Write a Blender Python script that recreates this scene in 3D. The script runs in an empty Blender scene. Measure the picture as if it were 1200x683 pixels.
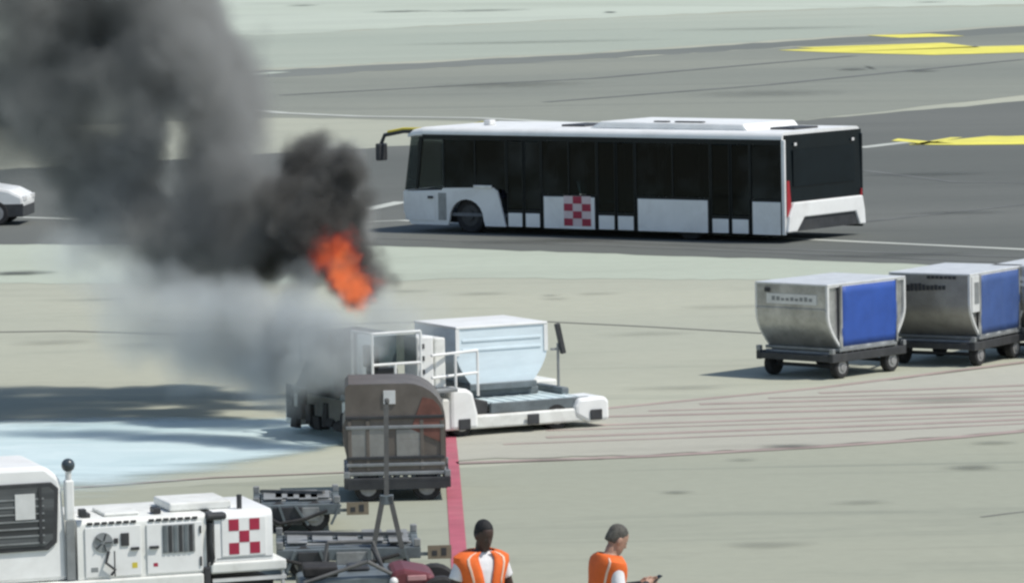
import bpy, bmesh, math, random
from mathutils import Vector, Matrix
random.seed(7)
R = math.radians
S = bpy.context.scene
COL = S.collection

# ------------------------------------------------------------------ camera
PW, PH, F, CAM_H = 1200.0, 683.0, 5500.0, 7.8
PITCH = math.atan((PH/2 + 105)/F)
ROLL = -0.02
cam_d = bpy.data.cameras.new('camera'); cam = bpy.data.objects.new('camera', cam_d); COL.objects.link(cam)
cam_d.sensor_width = 36.0; cam_d.lens = 36.0*F/PW
cam_d.clip_start = 0.5; cam_d.clip_end = 8000
CROT = Matrix.Rotation(math.pi/2 - PITCH, 3, 'X') @ Matrix.Rotation(ROLL, 3, 'Z')
cam.matrix_world = Matrix.Translation((0, 0, CAM_H)) @ CROT.to_4x4()
S.camera = cam

# ------------------------------------------------------------------ daylight
SUN_EL, SUN_AZ = 57.0, 109.0            # azimuth clockwise from +Y: the sun stands to the right
world = bpy.data.worlds.new('World'); S.world = world; world.use_nodes = True
wn = world.node_tree.nodes; wl = world.node_tree.links; wn.clear()
sky = wn.new('ShaderNodeTexSky'); sky.sky_type = 'NISHITA'; sky.sun_disc = False
sky.sun_elevation = R(SUN_EL); sky.sun_rotation = R(SUN_AZ)
sky.air_density = 1.0; sky.dust_density = 1.0; sky.ozone_density = 1.0
bg = wn.new('ShaderNodeBackground'); bg.inputs[1].default_value = 0.13
wo = wn.new('ShaderNodeOutputWorld'); wl.new(sky.outputs[0], bg.inputs[0]); wl.new(bg.outputs[0], wo.inputs[0])
sd = bpy.data.lights.new('sun', 'SUN'); sd.energy = 4.2; sd.angle = R(0.53); sd.color = (1.0, 0.955, 0.88)
sun = bpy.data.objects.new('sun', sd); COL.objects.link(sun)
to_sun = Vector((math.sin(R(SUN_AZ))*math.cos(R(SUN_EL)), math.cos(R(SUN_AZ))*math.cos(R(SUN_EL)), math.sin(R(SUN_EL))))
sun.rotation_euler = to_sun.to_track_quat('Z', 'Y').to_euler(); sun.location = (30, 60, 60)
S.view_settings.view_transform = 'Standard'; S.view_settings.look = 'None'
S.view_settings.exposure = -0.09; S.view_settings.gamma = 1.0
S.cycles.volume_step_rate = 1.0; S.cycles.volume_max_steps = 512; S.cycles.volume_bounces = 1
S.cycles.max_bounces = 8; S.cycles.transparent_max_bounces = 16
S.cycles.pixel_filter_type = 'BLACKMAN_HARRIS'; S.cycles.filter_width = 2.6

# ------------------------------------------------------------------ ground helper: a photo point to the ground plane
def ray(px, py):
    return CROT @ Vector(((px-PW/2)/F, -(py-PH/2)/F, -1.0))
def G(px, py, z=0.0):
    d = ray(px, py); p = Vector((0, 0, CAM_H)) + d*((z-CAM_H)/d.z)
    return Vector((p.x, p.y, z))
def AT(px, py, dist):                       # a point at the distance y = dist
    d = ray(px, py); return Vector((0, 0, CAM_H)) + d*(dist/d.y)

# ------------------------------------------------------------------ materials
MATS = {}
def mat(name, col, rough=0.6, metal=0.0, var=0.12, scale=3.0, dirt=0.0, dirt_col=(.06, .055, .05), bump=0.0, spec=0.5, coat=0.0, stretch=(1, 1, 1), alpha=1.0):
    m = bpy.data.materials.new(name); m.use_nodes = True
    nt = m.node_tree; n = nt.nodes; l = nt.links
    b = n['Principled BSDF']; b.inputs['Roughness'].default_value = rough; b.inputs['Metallic'].default_value = metal
    b.inputs['Specular IOR Level'].default_value = spec; b.inputs['Coat Weight'].default_value = coat
    tc = n.new('ShaderNodeTexCoord'); mp = n.new('ShaderNodeMapping'); mp.inputs['Scale'].default_value = stretch
    l.new(tc.outputs['Object'], mp.inputs[0])
    nz = n.new('ShaderNodeTexNoise'); nz.inputs['Scale'].default_value = scale; nz.inputs['Detail'].default_value = 5; nz.inputs['Roughness'].default_value = .62
    l.new(mp.outputs[0], nz.inputs['Vector'])
    rp = n.new('ShaderNodeValToRGB'); rp.color_ramp.elements[0].position = .3; rp.color_ramp.elements[1].position = .7
    lo = [max(0, c*(1-var)) for c in col]; hi = [min(1, c*(1+var)) for c in col]
    rp.color_ramp.elements[0].color = (*lo, 1); rp.color_ramp.elements[1].color = (*hi, 1)
    l.new(nz.outputs['Fac'], rp.inputs[0]); out = rp.outputs[0]
    if dirt > 0:
        n2 = n.new('ShaderNodeTexNoise'); n2.inputs['Scale'].default_value = scale*.45; n2.inputs['Detail'].default_value = 8; n2.inputs['Roughness'].default_value = .7
        n2.inputs['Distortion'].default_value = .6
        l.new(mp.outputs[0], n2.inputs['Vector'])
        r2 = n.new('ShaderNodeMapRange'); r2.inputs[1].default_value = .48; r2.inputs[2].default_value = .78; r2.inputs[4].default_value = dirt
        l.new(n2.outputs['Fac'], r2.inputs[0])
        mx = n.new('ShaderNodeMix'); mx.data_type = 'RGBA'; mx.inputs[7].default_value = (*dirt_col, 1)
        l.new(r2.outputs[0], mx.inputs[0]); l.new(out, mx.inputs[6]); out = mx.outputs[2]
    l.new(out, b.inputs['Base Color'])
    if bump > 0:
        bp = n.new('ShaderNodeBump'); bp.inputs['Strength'].default_value = bump; bp.inputs['Distance'].default_value = .02
        l.new(nz.outputs['Fac'], bp.inputs['Height']); l.new(bp.outputs[0], b.inputs['Normal'])
    if alpha < 1: b.inputs['Alpha'].default_value = alpha
    MATS[name] = m
    return m
def tinted_glass(name, tint, refl=.35, rough=.05, refl_film=.12):
    m = bpy.data.materials.new(name); m.use_nodes = True
    nt = m.node_tree; n = nt.nodes; l = nt.links; n.remove(n['Principled BSDF'])
    t = n.new('ShaderNodeBsdfTransparent'); t.inputs[0].default_value = (*tint, 1)
    g = n.new('ShaderNodeBsdfGlossy'); g.inputs['Roughness'].default_value = rough; g.inputs[0].default_value = (.8, .85, .85, 1)
    fr = n.new('ShaderNodeFresnel'); fr.inputs[0].default_value = 1.5
    ml = n.new('ShaderNodeMath'); ml.operation = 'MULTIPLY'; ml.inputs[1].default_value = refl
    l.new(fr.outputs[0], ml.inputs[0])
    mx = n.new('ShaderNodeMixShader'); l.new(ml.outputs[0], mx.inputs[0]); l.new(t.outputs[0], mx.inputs[1]); l.new(g.outputs[0], mx.inputs[2])
    d = n.new('ShaderNodeBsdfDiffuse'); d.inputs[0].default_value = (.24, .27, .27, 1)
    tc = n.new('ShaderNodeTexCoord'); z = n.new('ShaderNodeTexNoise'); z.inputs['Scale'].default_value = .9; z.inputs['Detail'].default_value = 3; l.new(tc.outputs['Object'], z.inputs['Vector'])
    r = n.new('ShaderNodeMapRange'); r.inputs[1].default_value = .45; r.inputs[2].default_value = .72; r.inputs[4].default_value = refl_film; l.new(z.outputs['Fac'], r.inputs[0])  # grey dirt film also paints faint reflections on the panes
    m2 = n.new('ShaderNodeMixShader'); l.new(r.outputs[0], m2.inputs[0]); l.new(mx.outputs[0], m2.inputs[1]); l.new(d.outputs[0], m2.inputs[2])
    l.new(m2.outputs[0], n['Material Output'].inputs[0]); MATS[name] = m
    return m

WHITE = mat('white_paint', (.80, .81, .79), .42, 0, .05, 2, .32, (.33, .31, .27))
WHITE2 = mat('worn_white_paint', (.74, .75, .71), .5, 0, .08, 3, .6, (.30, .28, .235))
BLACKP = mat('black_gloss_panel', (.007, .012, .015), .22, 0, .2, 2, spec=.2)
DARK = mat('dark_frame_paint', (.035, .037, .04), .55, 0, .3, 5, .3, (.09, .085, .075))
STEEL = mat('galvanised_steel', (.30, .315, .32), .5, .55, .2, 4, .5, (.12, .11, .09))
GREYBLUE = mat('blue_grey_paint', (.135, .16, .17), .5, .1, .25, 4, .5, (.07, .065, .06))
ALU = mat('worn_aluminium', (.47, .475, .465), .40, .75, .25, 3.5, .6, (.17, .155, .13), bump=.35)
ALU_D = mat('dull_aluminium', (.33, .325, .305), .5, .6, .2, 2.5, .5, (.13, .115, .09), bump=.15)
EDGE = mat('pale_aluminium_edge', (.72, .73, .72), .4, .3, .1, 4, .2, (.4, .38, .35))
RUBBER = mat('tyre_rubber', (.022, .022, .023), .85, 0, .3, 9, .4, (.09, .085, .075))
HUB = mat('wheel_hub', (.33, .33, .33), .5, .4, .2, 8, .4)
BLUE = mat('blue_canvas', (.022, .075, .33), .6, 0, .12, 3, .12, (.05, .09, .22), bump=.25)
BLUE2 = mat('faded_blue_canvas', (.045, .09, .25), .6, 0, .15, 3, .3, (.10, .14, .24), bump=.25)
RED = mat('emblem_red', (.36, .02, .055), .5, 0, .15, 6)
PINKW = mat('emblem_pale', (.66, .55, .55), .5, 0, .08, 6)
REDP = mat('red_line_paint', (.40, .10, .135), .75, 0, .16, 2.0, .35, (.42, .24, .22))
YELLOW = mat('yellow_line_paint', (.72, .66, .10), .75, 0, .14, .6, .35, (.45, .44, .22))
WLINE = mat('white_line_paint', (.46, .48, .43), .75, 0, .12, .7, .4, (.36, .36, .33))
THINRED = mat('faded_red_line_paint', (.345, .275, .245), .8, 0, .2, .8, .5, (.30, .28, .24))
JOINT = mat('joint_sealant', (.16, .16, .14), .9, 0, .25, .6, .5, (.25, .25, .22))
JOINTA = mat('tyre_mark_rubber', (.115, .122, .115), .9, 0, .3, .5, .8, (.155, .165, .155))
TOWM = mat('grimy_steel', (.13, .13, .125), .65, .2, .25, 5, .5, (.06, .055, .05))
DECKM = mat('grimy_pale_deck', (.27, .28, .275), .6, .2, .3, 4, .6, (.07, .066, .06))
RUST = mat('rust_brown_metal', (.19, .085, .065), .7, .2, .35, 4, .5, (.08, .05, .04))
BRONZE = mat('smoke_stained_metal', (.165, .145, .125), .5, .35, .2, 3, .55, (.09, .075, .06), bump=.15)
ICE = mat('foam_covered_panel', (.66, .76, .80), .5, 0, .08, 2.5, .3, (.45, .58, .64), bump=.2, stretch=(.5, 1, 2.5))
ICE2 = mat('foam_covered_deck', (.58, .68, .69), .55, 0, .12, 3, .4, (.33, .41, .41))
SOOT = mat('charred_metal', (.022, .021, .021), .85, .1, .5, 5, .5, (.07, .065, .06), bump=.5)
LAMPR = mat('red_lamp', (.35, .02, .03), .3, 0, .1, 9)
LAMPW = mat('clear_lamp', (.7, .7, .68), .25, 0, .1, 9)
AMBER = mat('dark_beacon', (.045, .06, .07), .3, 0, .2, 9)
REDM = mat('red_machine_paint', (.15, .035, .042), .45, .1, .25, 5, .4, (.12, .06, .055))
YELM = mat('yellow_mirror_trim', (.60, .50, .06), .5, 0, .12, 5)
PLATE = mat('ochre_plate', (.20, .165, .115), .6, 0, .15, 9)
SEATM = mat('bus_seat', (.05, .06, .10), .8, 0, .2, 6)
INTER = mat('bus_interior', (.16, .17, .18), .8, 0, .2, 3)
GLASS = tinted_glass('bus_tinted_glass', (.10, .145, .16), .32)
GLASSC = tinted_glass('cab_glass', (.40, .44, .45), .5, refl_film=.12)
SKIN_D = mat('dark_skin', (.055, .031, .024), .55, 0, .12, 9)
SKIN_M = mat('light_brown_skin', (.36, .215, .155), .55, 0, .1, 9)
HAIR = mat('black_hair', (.010, .010, .011), .8, 0, .4, 40, bump=.4)
HAIR2 = mat('dark_grey_hair', (.075, .072, .062), .8, 0, .4, 40, bump=.4)
ORANGE = mat('orange_vest_cloth', (.78, .145, .022), .75, 0, .14, 6, bump=.35)
REFL = mat('silver_reflective_tape', (.62, .60, .57), .35, .2, .1, 9)
REFO = mat('pale_vest_tape', (.80, .58, .44), .5, .05, .1, 9)
SHIRT = mat('white_shirt_cloth', (.72, .72, .73), .85, 0, .07, 9, bump=.3)
NAVY = mat('dark_trouser_cloth', (.03, .034, .05), .9, 0, .2, 9, bump=.3)
SHOE = mat('black_shoe', (.015, .015, .015), .6, 0, .2, 9)
GLOVE = mat('black_glove', (.02, .02, .022), .7, 0, .2, 9)
EYEM = mat('eye', (.07, .06, .055), .2, 0, .1, 9)

# ------------------------------------------------------------------ mesh builder
class MB:
    def __init__(s): s.v = []; s.f = []
    def add(s, vs, fs):
        o = len(s.v); s.v += [tuple(v) for v in vs]; s.f += [tuple(i+o for i in f) for f in fs]
        return s
    def box(s, x0, x1, y0, y1, z0, z1):
        v = [(x0,y0,z0),(x1,y0,z0),(x1,y1,z0),(x0,y1,z0),(x0,y0,z1),(x1,y0,z1),(x1,y1,z1),(x0,y1,z1)]
        return s.add(v, [(0,3,2,1),(4,5,6,7),(0,1,5,4),(1,2,6,5),(2,3,7,6),(3,0,4,7)])
    def prism(s, pts, axis, lo, hi):
        """closed polygon of (a,b) extruded along axis: x -> (y,z), y -> (x,z), z -> (x,y)"""
        n = len(pts)
        def mk(a, b, c): return {'x': (c, a, b), 'y': (a, c, b), 'z': (a, b, c)}[axis]
        v = [mk(a, b, lo) for a, b in pts] + [mk(a, b, hi) for a, b in pts]
        f = [tuple(range(n)), tuple(range(2*n-1, n-1, -1))] + [(i, n+i, n+(i+1) % n, (i+1) % n) for i in range(n)]
        return s.add(v, f)
    def loft(s, rings, cap=True):
        n = len(rings[0]); v = [p for r in rings for p in r]; f = []
        for k in range(len(rings)-1):
            for i in range(n):
                j = (i+1) % n; f.append((k*n+i, k*n+j, (k+1)*n+j, (k+1)*n+i))
        if cap: f += [tuple(range(n-1, -1, -1)), tuple(range((len(rings)-1)*n, len(rings)*n))]
        return s.add(v, f)
    def tube(s, pts, r, n=10):
        pts = [Vector(p) for p in pts]; rr = r if isinstance(r, (list, tuple)) else [r]*len(pts); rings = []
        for i, p in enumerate(pts):
            d = (pts[min(i+1, len(pts)-1)] - pts[max(i-1, 0)]).normalized()
            u = d.orthogonal().normalized() if i == 0 else (u - d*u.dot(d)).normalized()
            w = d.cross(u)
            rings.append([p + (u*math.cos(2*math.pi*k/n) + w*math.sin(2*math.pi*k/n))*rr[i] for k in range(n)])
        return s.loft(rings)
    def bar(s, p, q, w, t=None):
        t = t or w; p = Vector(p); q = Vector(q); d = (q-p).normalized()
        u = Vector((0,0,1)).cross(d); u = u.normalized() if u.length > .05 else Vector((1,0,0)); w2 = d.cross(u)
        rings = [[c + u*a*w/2 + w2*b*t/2 for a, b in ((-1,-1),(1,-1),(1,1),(-1,1))] for c in (p, q)]
        return s.loft(rings)
    def ball(s, c, r, nu=14, nv=9, M=None):
        rx, ry, rz = (r, r, r) if not isinstance(r, (tuple, list)) else r; rings = []
        for k in range(nv+1):
            a = -math.pi/2 + math.pi*(k+.001 if k == 0 else k-.001 if k == nv else k)/nv
            rings.append([(rx*math.cos(a)*math.cos(2*math.pi*i/nu), ry*math.cos(a)*math.sin(2*math.pi*i/nu), rz*math.sin(a)) for i in range(nu)])
        rings = [[Vector(c) + ((M @ Vector(p)) if M else Vector(p)) for p in r_] for r_ in rings]
        return s.loft(rings)
    def limb(s, pts, rad, n=12):
        s.tube(pts, rad, n)
        for p, r in zip(pts, rad): s.ball(p, r, 12, 8)
        return s
    def xform(s, M, start=0):
        s.v[start:] = [tuple(M @ Vector(v)) for v in s.v[start:]]; return s
    def build(s, name, m, parent=None, bevel=0, smooth=True):
        me = bpy.data.meshes.new(name); me.from_pydata(s.v, [], s.f); me.materials.append(m)
        bm = bmesh.new(); bm.from_mesh(me); bmesh.ops.recalc_face_normals(bm, faces=bm.faces); bm.to_mesh(me); bm.free()
        o = bpy.data.objects.new(name, me); COL.objects.link(o)
        if parent: o.parent = parent
        if bevel:
            b = o.modifiers.new('bevel', 'BEVEL'); b.width = bevel; b.segments = 2; b.limit_method = 'ANGLE'; b.angle_limit = R(40)
        elif smooth and len(s.f) > 6:
            me.polygons.foreach_set('use_smooth', [True]*len(me.polygons)); me.set_sharp_from_angle(angle=R(35))
        return o

def tag(o, label=None, cat=None, group=None, kind=None):
    for k, v in (('label', label), ('category', cat), ('group', group), ('kind', kind)):
        if v: o[k] = v
    return o
def thing(name, label, cat, loc, yaw=0, group=None):
    o = bpy.data.objects.new(name, None); COL.objects.link(o); o.empty_display_size = .3
    o.location = loc; o.rotation_euler = (0, 0, yaw)
    return tag(o, label, cat, group)
def copy_tree(o, parent=None):
    c = o.copy(); COL.objects.link(c)
    if parent: c.parent = parent
    for ch in [x for x in bpy.data.objects if x.parent == o]: copy_tree(ch, c)
    return c
def bx(name, m, parent, x0, x1, y0, y1, z0, z1, bevel=0):
    return MB().box(x0, x1, y0, y1, z0, z1).build(name, m, parent, bevel)
def wheel(parent, c, r, w, name='wheel', side=-1, axis='y', tyre=RUBBER, hub=HUB):
    """a tyre with a hub as its sub-part"""
    x, y, z = c; prof = [(-w/2, .62), (-w/2, .9), (-w*.36, 1.0), (w*.36, 1.0), (w/2, .9), (w/2, .62)]
    n = 22; rings = []
    for off, k in prof:
        rr = []
        for i in range(n):
            a = 2*math.pi*i/n; p = (r*k*math.cos(a), off, r*k*math.sin(a))
            if axis == 'x': p = (p[1], p[0], p[2])
            rr.append((x+p[0], y+p[1], z+p[2]))
        rings.append(rr)
    t = MB().loft(rings).build(name, tyre, parent)
    h = MB(); d = w*.46*side
    for k, (rad, off) in enumerate(((.60, d*1.10), (.30, d*1.35))):
        ax = Vector((1, 0, 0)) if axis == 'x' else Vector((0, 1, 0))
        h.tube([Vector(c)+ax*off*.2, Vector(c)+ax*off], r*rad, 14)
    h.build('hub', hub, t)
    return t

# ------------------------------------------------------------------ ground
def ground_mat(name, a, b, big=.05, fine=2.0, dark=(.12, .12, .11), amount=.35, streak=(.25, 1, 1), lo=.52, rough=.88):
    m = bpy.data.materials.new(name); m.use_nodes = True; nt = m.node_tree; n = nt.nodes; l = nt.links
    p = n['Principled BSDF']; p.inputs['Roughness'].default_value = rough; p.inputs['Specular IOR Level'].default_value = .12
    g = n.new('ShaderNodeNewGeometry'); mp = n.new('ShaderNodeMapping'); mp.inputs['Scale'].default_value = streak; mp.inputs['Rotation'].default_value = (0, 0, R(4))
    l.new(g.outputs['Position'], mp.inputs[0])
    def noise(scale, vec, detail=6, rgh=.6, dist=0):
        z = n.new('ShaderNodeTexNoise'); z.inputs['Scale'].default_value = scale; z.inputs['Detail'].default_value = detail
        z.inputs['Roughness'].default_value = rgh; z.inputs['Distortion'].default_value = dist; l.new(vec, z.inputs['Vector']); return z.outputs['Fac']
    def rng(fac, lo_, hi_, to):
        r = n.new('ShaderNodeMapRange'); r.inputs[1].default_value = lo_; r.inputs[2].default_value = hi_; r.inputs[4].default_value = to; r.interpolation_type = 'SMOOTHSTEP'
        l.new(fac, r.inputs[0]); return r.outputs[0]
    def mix(fac, c1, c2):
        x = n.new('ShaderNodeMix'); x.data_type = 'RGBA'; l.new(fac, x.inputs[0])
        for i, c in ((6, c1), (7, c2)):
            if isinstance(c, tuple): x.inputs[i].default_value = (*c, 1)
            else: l.new(c, x.inputs[i])
        return x.outputs[2]
    out = mix(rng(noise(big, mp.outputs[0], 5), .35, .65, 1), a, b)
    out = mix(rng(noise(big*5, mp.outputs[0], 8, .65, .8), lo, .8, amount), out, dark)
    mp2 = n.new('ShaderNodeMapping'); mp2.inputs['Scale'].default_value = (.06, 1.1, 1); mp2.inputs['Rotation'].default_value = (0, 0, R(-7)); l.new(g.outputs['Position'], mp2.inputs[0])
    out = mix(rng(noise(.8, mp2.outputs[0], 4, .55, .4), .60, .76, amount*.8), out, dark)
    f = noise(fine, g.outputs['Position'], 6, .7)
    out = mix(rng(f, .25, .75, .14), out, tuple(c*.55 for c in a))
    l.new(out, p.inputs['Base Color'])
    bp = n.new('ShaderNodeBump'); bp.inputs['Strength'].default_value = .12; bp.inputs['Distance'].default_value = .01; l.new(f, bp.inputs['Height']); l.new(bp.outputs[0], p.inputs['Normal'])
    return m
APRON = ground_mat('apron_concrete', (.370, .384, .312), (.420, .428, .342), .05, 2.5, (.20, .22, .185), .5)
NEARA = ground_mat('near_apron_concrete', (.325, .340, .272), (.362, .370, .292), .09, 3.5, (.16, .178, .15), .55)
SHOULD = ground_mat('worn_shoulder_asphalt', (.165, .180, .165), (.195, .21, .192), .03, 1.5, (.13, .14, .13), .6)
TANB = ground_mat('worn_tan_concrete', (.40, .395, .335), (.44, .445, .375), .08, 3.0, (.24, .235, .20), .55)
ASPH = ground_mat('road_asphalt', (.122, .131, .121), (.152, .160, .147), .04, 2.5, (.085, .092, .086), .55)
ASPH2 = ground_mat('taxiway_asphalt', (.212, .228, .198), (.258, .272, .230), .02, 1.5, (.14, .152, .138), .6)
PALE = ground_mat('pale_concrete', (.43, .475, .39), (.385, .42, .345), .05, 2.0, (.27, .29, .24), .4)
FARC = ground_mat('far_concrete', (.345, .385, .325), (.385, .42, .352), .02, 1.2, (.27, .295, .25), .5)
FARL = ground_mat('far_bright_concrete', (.485, .535, .455), (.42, .465, .39), .012, 1.0, (.32, .35, .31), .6, lo=.50)

def sheet(name, pts, z, m, kind='structure', label=None):
    b = MB(); b.add([(p[0], p[1], z) for p in pts], [tuple(range(len(pts)))])
    o = b.build(name, m, None, smooth=False); o['kind'] = kind
    if label: o['label'] = label
    return o
apron = bpy.data.meshes.new('apron'); N = 4000
apron.from_pydata([(-N, -300, 0), (N, -300, 0), (N, N, 0), (-N, N, 0)], [], [(0, 1, 2, 3)]); apron.materials.append(APRON)
ao = bpy.data.objects.new('apron', apron); COL.objects.link(ao); tag(ao, 'grey green concrete apron under the vehicles', kind='structure')
def band(name, near, far, z, m, label, run=220):
    """a strip of ground between two edges, each given by photo points left to right"""
    rnd = random.Random(label)
    def worn(l_):
        out = []
        for (x0, y0), (x1, y1) in zip(l_, l_[1:]):
            k = max(1, int((x1-x0)/22))
            out += [(x0+(x1-x0)*i/k, y0+(y1-y0)*i/k + rnd.uniform(-.7, .7)) for i in range(k)]
        return out + [l_[-1]]
    n = [G(*p) for p in worn(near)]; f = [G(*p) for p in worn(far)]
    d0 = (n[0]-n[1]).normalized(); d1 = (n[-1]-n[-2]).normalized()           # the strip runs on well beyond the frame
    n = [n[0]+d0*run] + n + [n[-1]+d1*run]; f = [f[0]+d0*run] + f + [f[-1]+d1*run]
    return sheet(name, n + f[::-1], z, m, label=label)
band('pale_concrete_strip', [(-300, 330), (300, 334), (560, 326), (900, 328), (1040, 333), (1600, 345)], [(-300, 285), (430, 287), (700, 296), (1030, 307), (1600, 326)], .004, PALE, 'pale concrete strip along the near edge of the service road')
band('service_road', [(-400, 285), (430, 288), (700, 297), (1030, 308), (1250, 318), (1700, 335)], [(-400, 216), (0, 199), (430, 174), (700, 157), (945, 141), (1200, 119), (1600, 92)], .008, ASPH, 'dark asphalt service road carrying the bus')
band('taxiway', [(-400, 165), (0, 150), (330, 138), (600, 143), (940, 141), (1200, 112), (1600, 80)], [(-400, 125), (0, 108), (330, 90), (700, 69), (950, 54), (1200, 37), (1600, 10)], .004, ASPH2, 'grey asphalt taxiway beyond the service road')
band('taxiway_shoulder', [(-400, 125), (0, 108), (330, 90), (700, 69), (950, 54), (1200, 39), (1600, 12)], [(-400, 115), (0, 99), (330, 82), (700, 63), (950, 47), (1200, 31), (1600, 5)], .008, SHOULD, 'dark asphalt shoulder along the far edge of the taxiway')
band('far_apron', [(-400, 113), (0, 97), (330, 80), (700, 61), (950, 45), (1200, 29), (1600, 3)], [(-400, 50), (250, 44), (500, 32), (800, 18), (1010, 10), (1250, 7), (1600, 2.5)], .004, FARC, 'grey concrete beyond the taxiway')
band('far_bright_apron', [(-400, 52), (250, 42), (330, 41), (500, 31), (800, 17), (1010, 9), (1300, 4)], [(-400, -60), (300, -60), (900, -60), (1300, -60)], .008, FARL, 'bright far concrete beyond the taxiway')

band('near_apron', [(-900, 1100), (600, 1100), (2100, 1100)], [(-600, 600), (60, 580), (400, 557), (760, 535), (960, 524), (1120, 513), (1400, 485)], .004, NEARA, 'greener concrete of the near stand')
def line(name, pts, w, m, z=.012, label=None):
    """a painted line of width w metres through photo points on the ground"""
    P = [G(*p) for p in pts]; a, b = [], []
    for i, p in enumerate(P):
        d = (P[min(i+1, len(P)-1)] - P[max(i-1, 0)]).normalized(); q = Vector((-d.y, d.x, 0))
        ww = w[i] if isinstance(w, (list, tuple)) else w
        a.append(p + q*ww/2); b.append(p - q*ww/2)
    me = MB(); n = len(P); me.add([(p.x, p.y, z) for p in a+b], [(i, i+1, n+i+1, n+i) for i in range(n-1)])
    o = me.build(name, m, None, smooth=False); o['kind'] = 'structure'
    if label: o['label'] = label
    return o
line('road_edge_line', [(-300, 245), (330, 265), (470, 259), (900, 279), (1200, 293), (1500, 308)], .34, WLINE, .016, 'white line along the service road under the bus')
line('road_edge_line', [(425, 247), (472, 237)], .5, WLINE, .016, 'short white line slanting beside the bus front')
line('road_edge_line', [(1135, 318), (1200, 312), (1400, 296)], .5, WLINE, .016, 'white line at the near corner of the service road')
line('road_edge_line', [(1005, 174), (1065, 167)], .6, WLINE, .016, 'thin white line behind the bus')
line('taxiway_edge_line', [(200, 120), (330, 133), (420, 137), (560, 139), (700, 146)], .7, WLINE, .02, 'white line along the near edge of the taxiway')
line('taxiway_edge_line', [(270, 90), (330, 85)], 1.2, FARL, .02, 'short pale line beyond the smoke')
line('far_line', [(300, 4), (700, 5), (1010, 7.5)], 3.5, FARL, .02, 'pale line across the far concrete')
line('yellow_marking', [(945, 57), (1010, 55), (1060, 59), (1120, 60), (1230, 57), (1500, 50)], [3, 12, 9, 13, 11, 9], YELLOW, .02, 'long yellow taxiway marking')
line('yellow_marking', [(1035, 43.5), (1110, 41.5)], 6.5, YELLOW, .02, 'small yellow marking beyond the long one')
line('yellow_marking', [(1060, 167), (1085, 166)], [2.0, 4.2], YELLOW, .02, 'left end of the yellow road marking')
line('yellow_marking', [(1090, 166), (1105, 166)], 4.6, YELLOW, .02, 'middle piece of the yellow road marking')
line('yellow_marking', [(1112, 165), (1150, 165.5), (1195, 165), (1230, 164)], 5.4, YELLOW, .02, 'right piece of the yellow road marking')
line('red_ground_line', [(518, 440), (526, 505), (531, 560), (538, 655), (545, 740)], [.19, .2, .2, .2, .2], REDP, .012, 'wide red line painted on the apron toward the two people')
# faint parallel red lines of the stand marking
for pts, w in [([(480, 500), (720, 478), (960, 455), (1300, 412)], .20), ([(960, 461), (1100, 456), (1300, 448)], .22), ([(900, 467), (1100, 462), (1300, 455)], .14), ([(820, 474), (1000, 469), (1300, 462)], .24),
               ([(760, 482), (1000, 475), (1300, 467)], .14), ([(700, 489), (1000, 481), (1300, 471)], .24), ([(690, 499), (1000, 489), (1300, 479)], .2), ([(640, 505), (1000, 494), (1300, 483)], .14), ([(640, 513), (1000, 500), (1300, 488)], .24),
               ([(590, 521), (1000, 506), (1300, 492)], .14), ([(535, 543), (760, 535), (960, 524), (1120, 513), (1300, 496)], .26)]:
    line('faded_red_line', pts, w, THINRED, .012, 'faded thin red line of the stand marking')
band('worn_marking_strip', [(478, 545), (560, 538), (760, 533), (960, 522), (1120, 511), (1300, 494)], [(484, 503), (560, 492), (720, 478), (960, 455), (1130, 436), (1300, 414)], .008, TANB, 'worn tan strip between the faded red lines', run=.5)
line('faded_red_line', [(60, 574), (250, 560), (400, 554), (520, 546)], .10, THINRED, .012, 'thin red line in front of the foam')
line('expansion_joint', [(640, 377), (760, 383), (900, 391), (1100, 402)], .12, JOINT, .008, 'dark joint across the apron behind the loader')
line('expansion_joint', [(-50, 390), (80, 388), (180, 391), (330, 395)], .15, JOINT, .008, 'dark joint across the apron behind the smoke')
line('expansion_joint', [(1150, 606), (1180, 602), (1260, 593)], .07, JOINT, .008, 'short dark joint near the right edge')
line('expansion_joint', [(180, 376), (330, 382), (620, 374)], .08, JOINT, .008)

def stain_shadow_mat():
    m = bpy.data.materials.new('stain_or_shadow'); m.use_nodes = True; nt = m.node_tree; n = nt.nodes; l = nt.links
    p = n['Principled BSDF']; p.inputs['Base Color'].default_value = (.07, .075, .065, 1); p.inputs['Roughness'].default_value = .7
    tc = n.new('ShaderNodeTexCoord'); ln = n.new('ShaderNodeVectorMath'); ln.operation = 'LENGTH'; l.new(tc.outputs['Object'], ln.inputs[0])
    g = n.new('ShaderNodeNewGeometry'); z = n.new('ShaderNodeTexNoise'); z.inputs['Scale'].default_value = 1.2; z.inputs['Detail'].default_value = 6; l.new(g.outputs['Position'], z.inputs['Vector'])
    ad = n.new('ShaderNodeMath'); ad.operation = 'MULTIPLY_ADD'; ad.inputs[1].default_value = .9; l.new(z.outputs['Fac'], ad.inputs[0]); l.new(ln.outputs['Value'], ad.inputs[2])
    oi = n.new('ShaderNodeObjectInfo')
    r = n.new('ShaderNodeMapRange'); r.interpolation_type = 'SMOOTHSTEP'; r.inputs[1].default_value = 1.3; r.inputs[2].default_value = .45; r.inputs[3].default_value = 0; l.new(ad.outputs[0], r.inputs[0]); l.new(oi.outputs['Alpha'], r.inputs[4])
    l.new(r.outputs[0], p.inputs['Alpha']); return m
STAIN_SHADOW = stain_shadow_mat()
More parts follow.
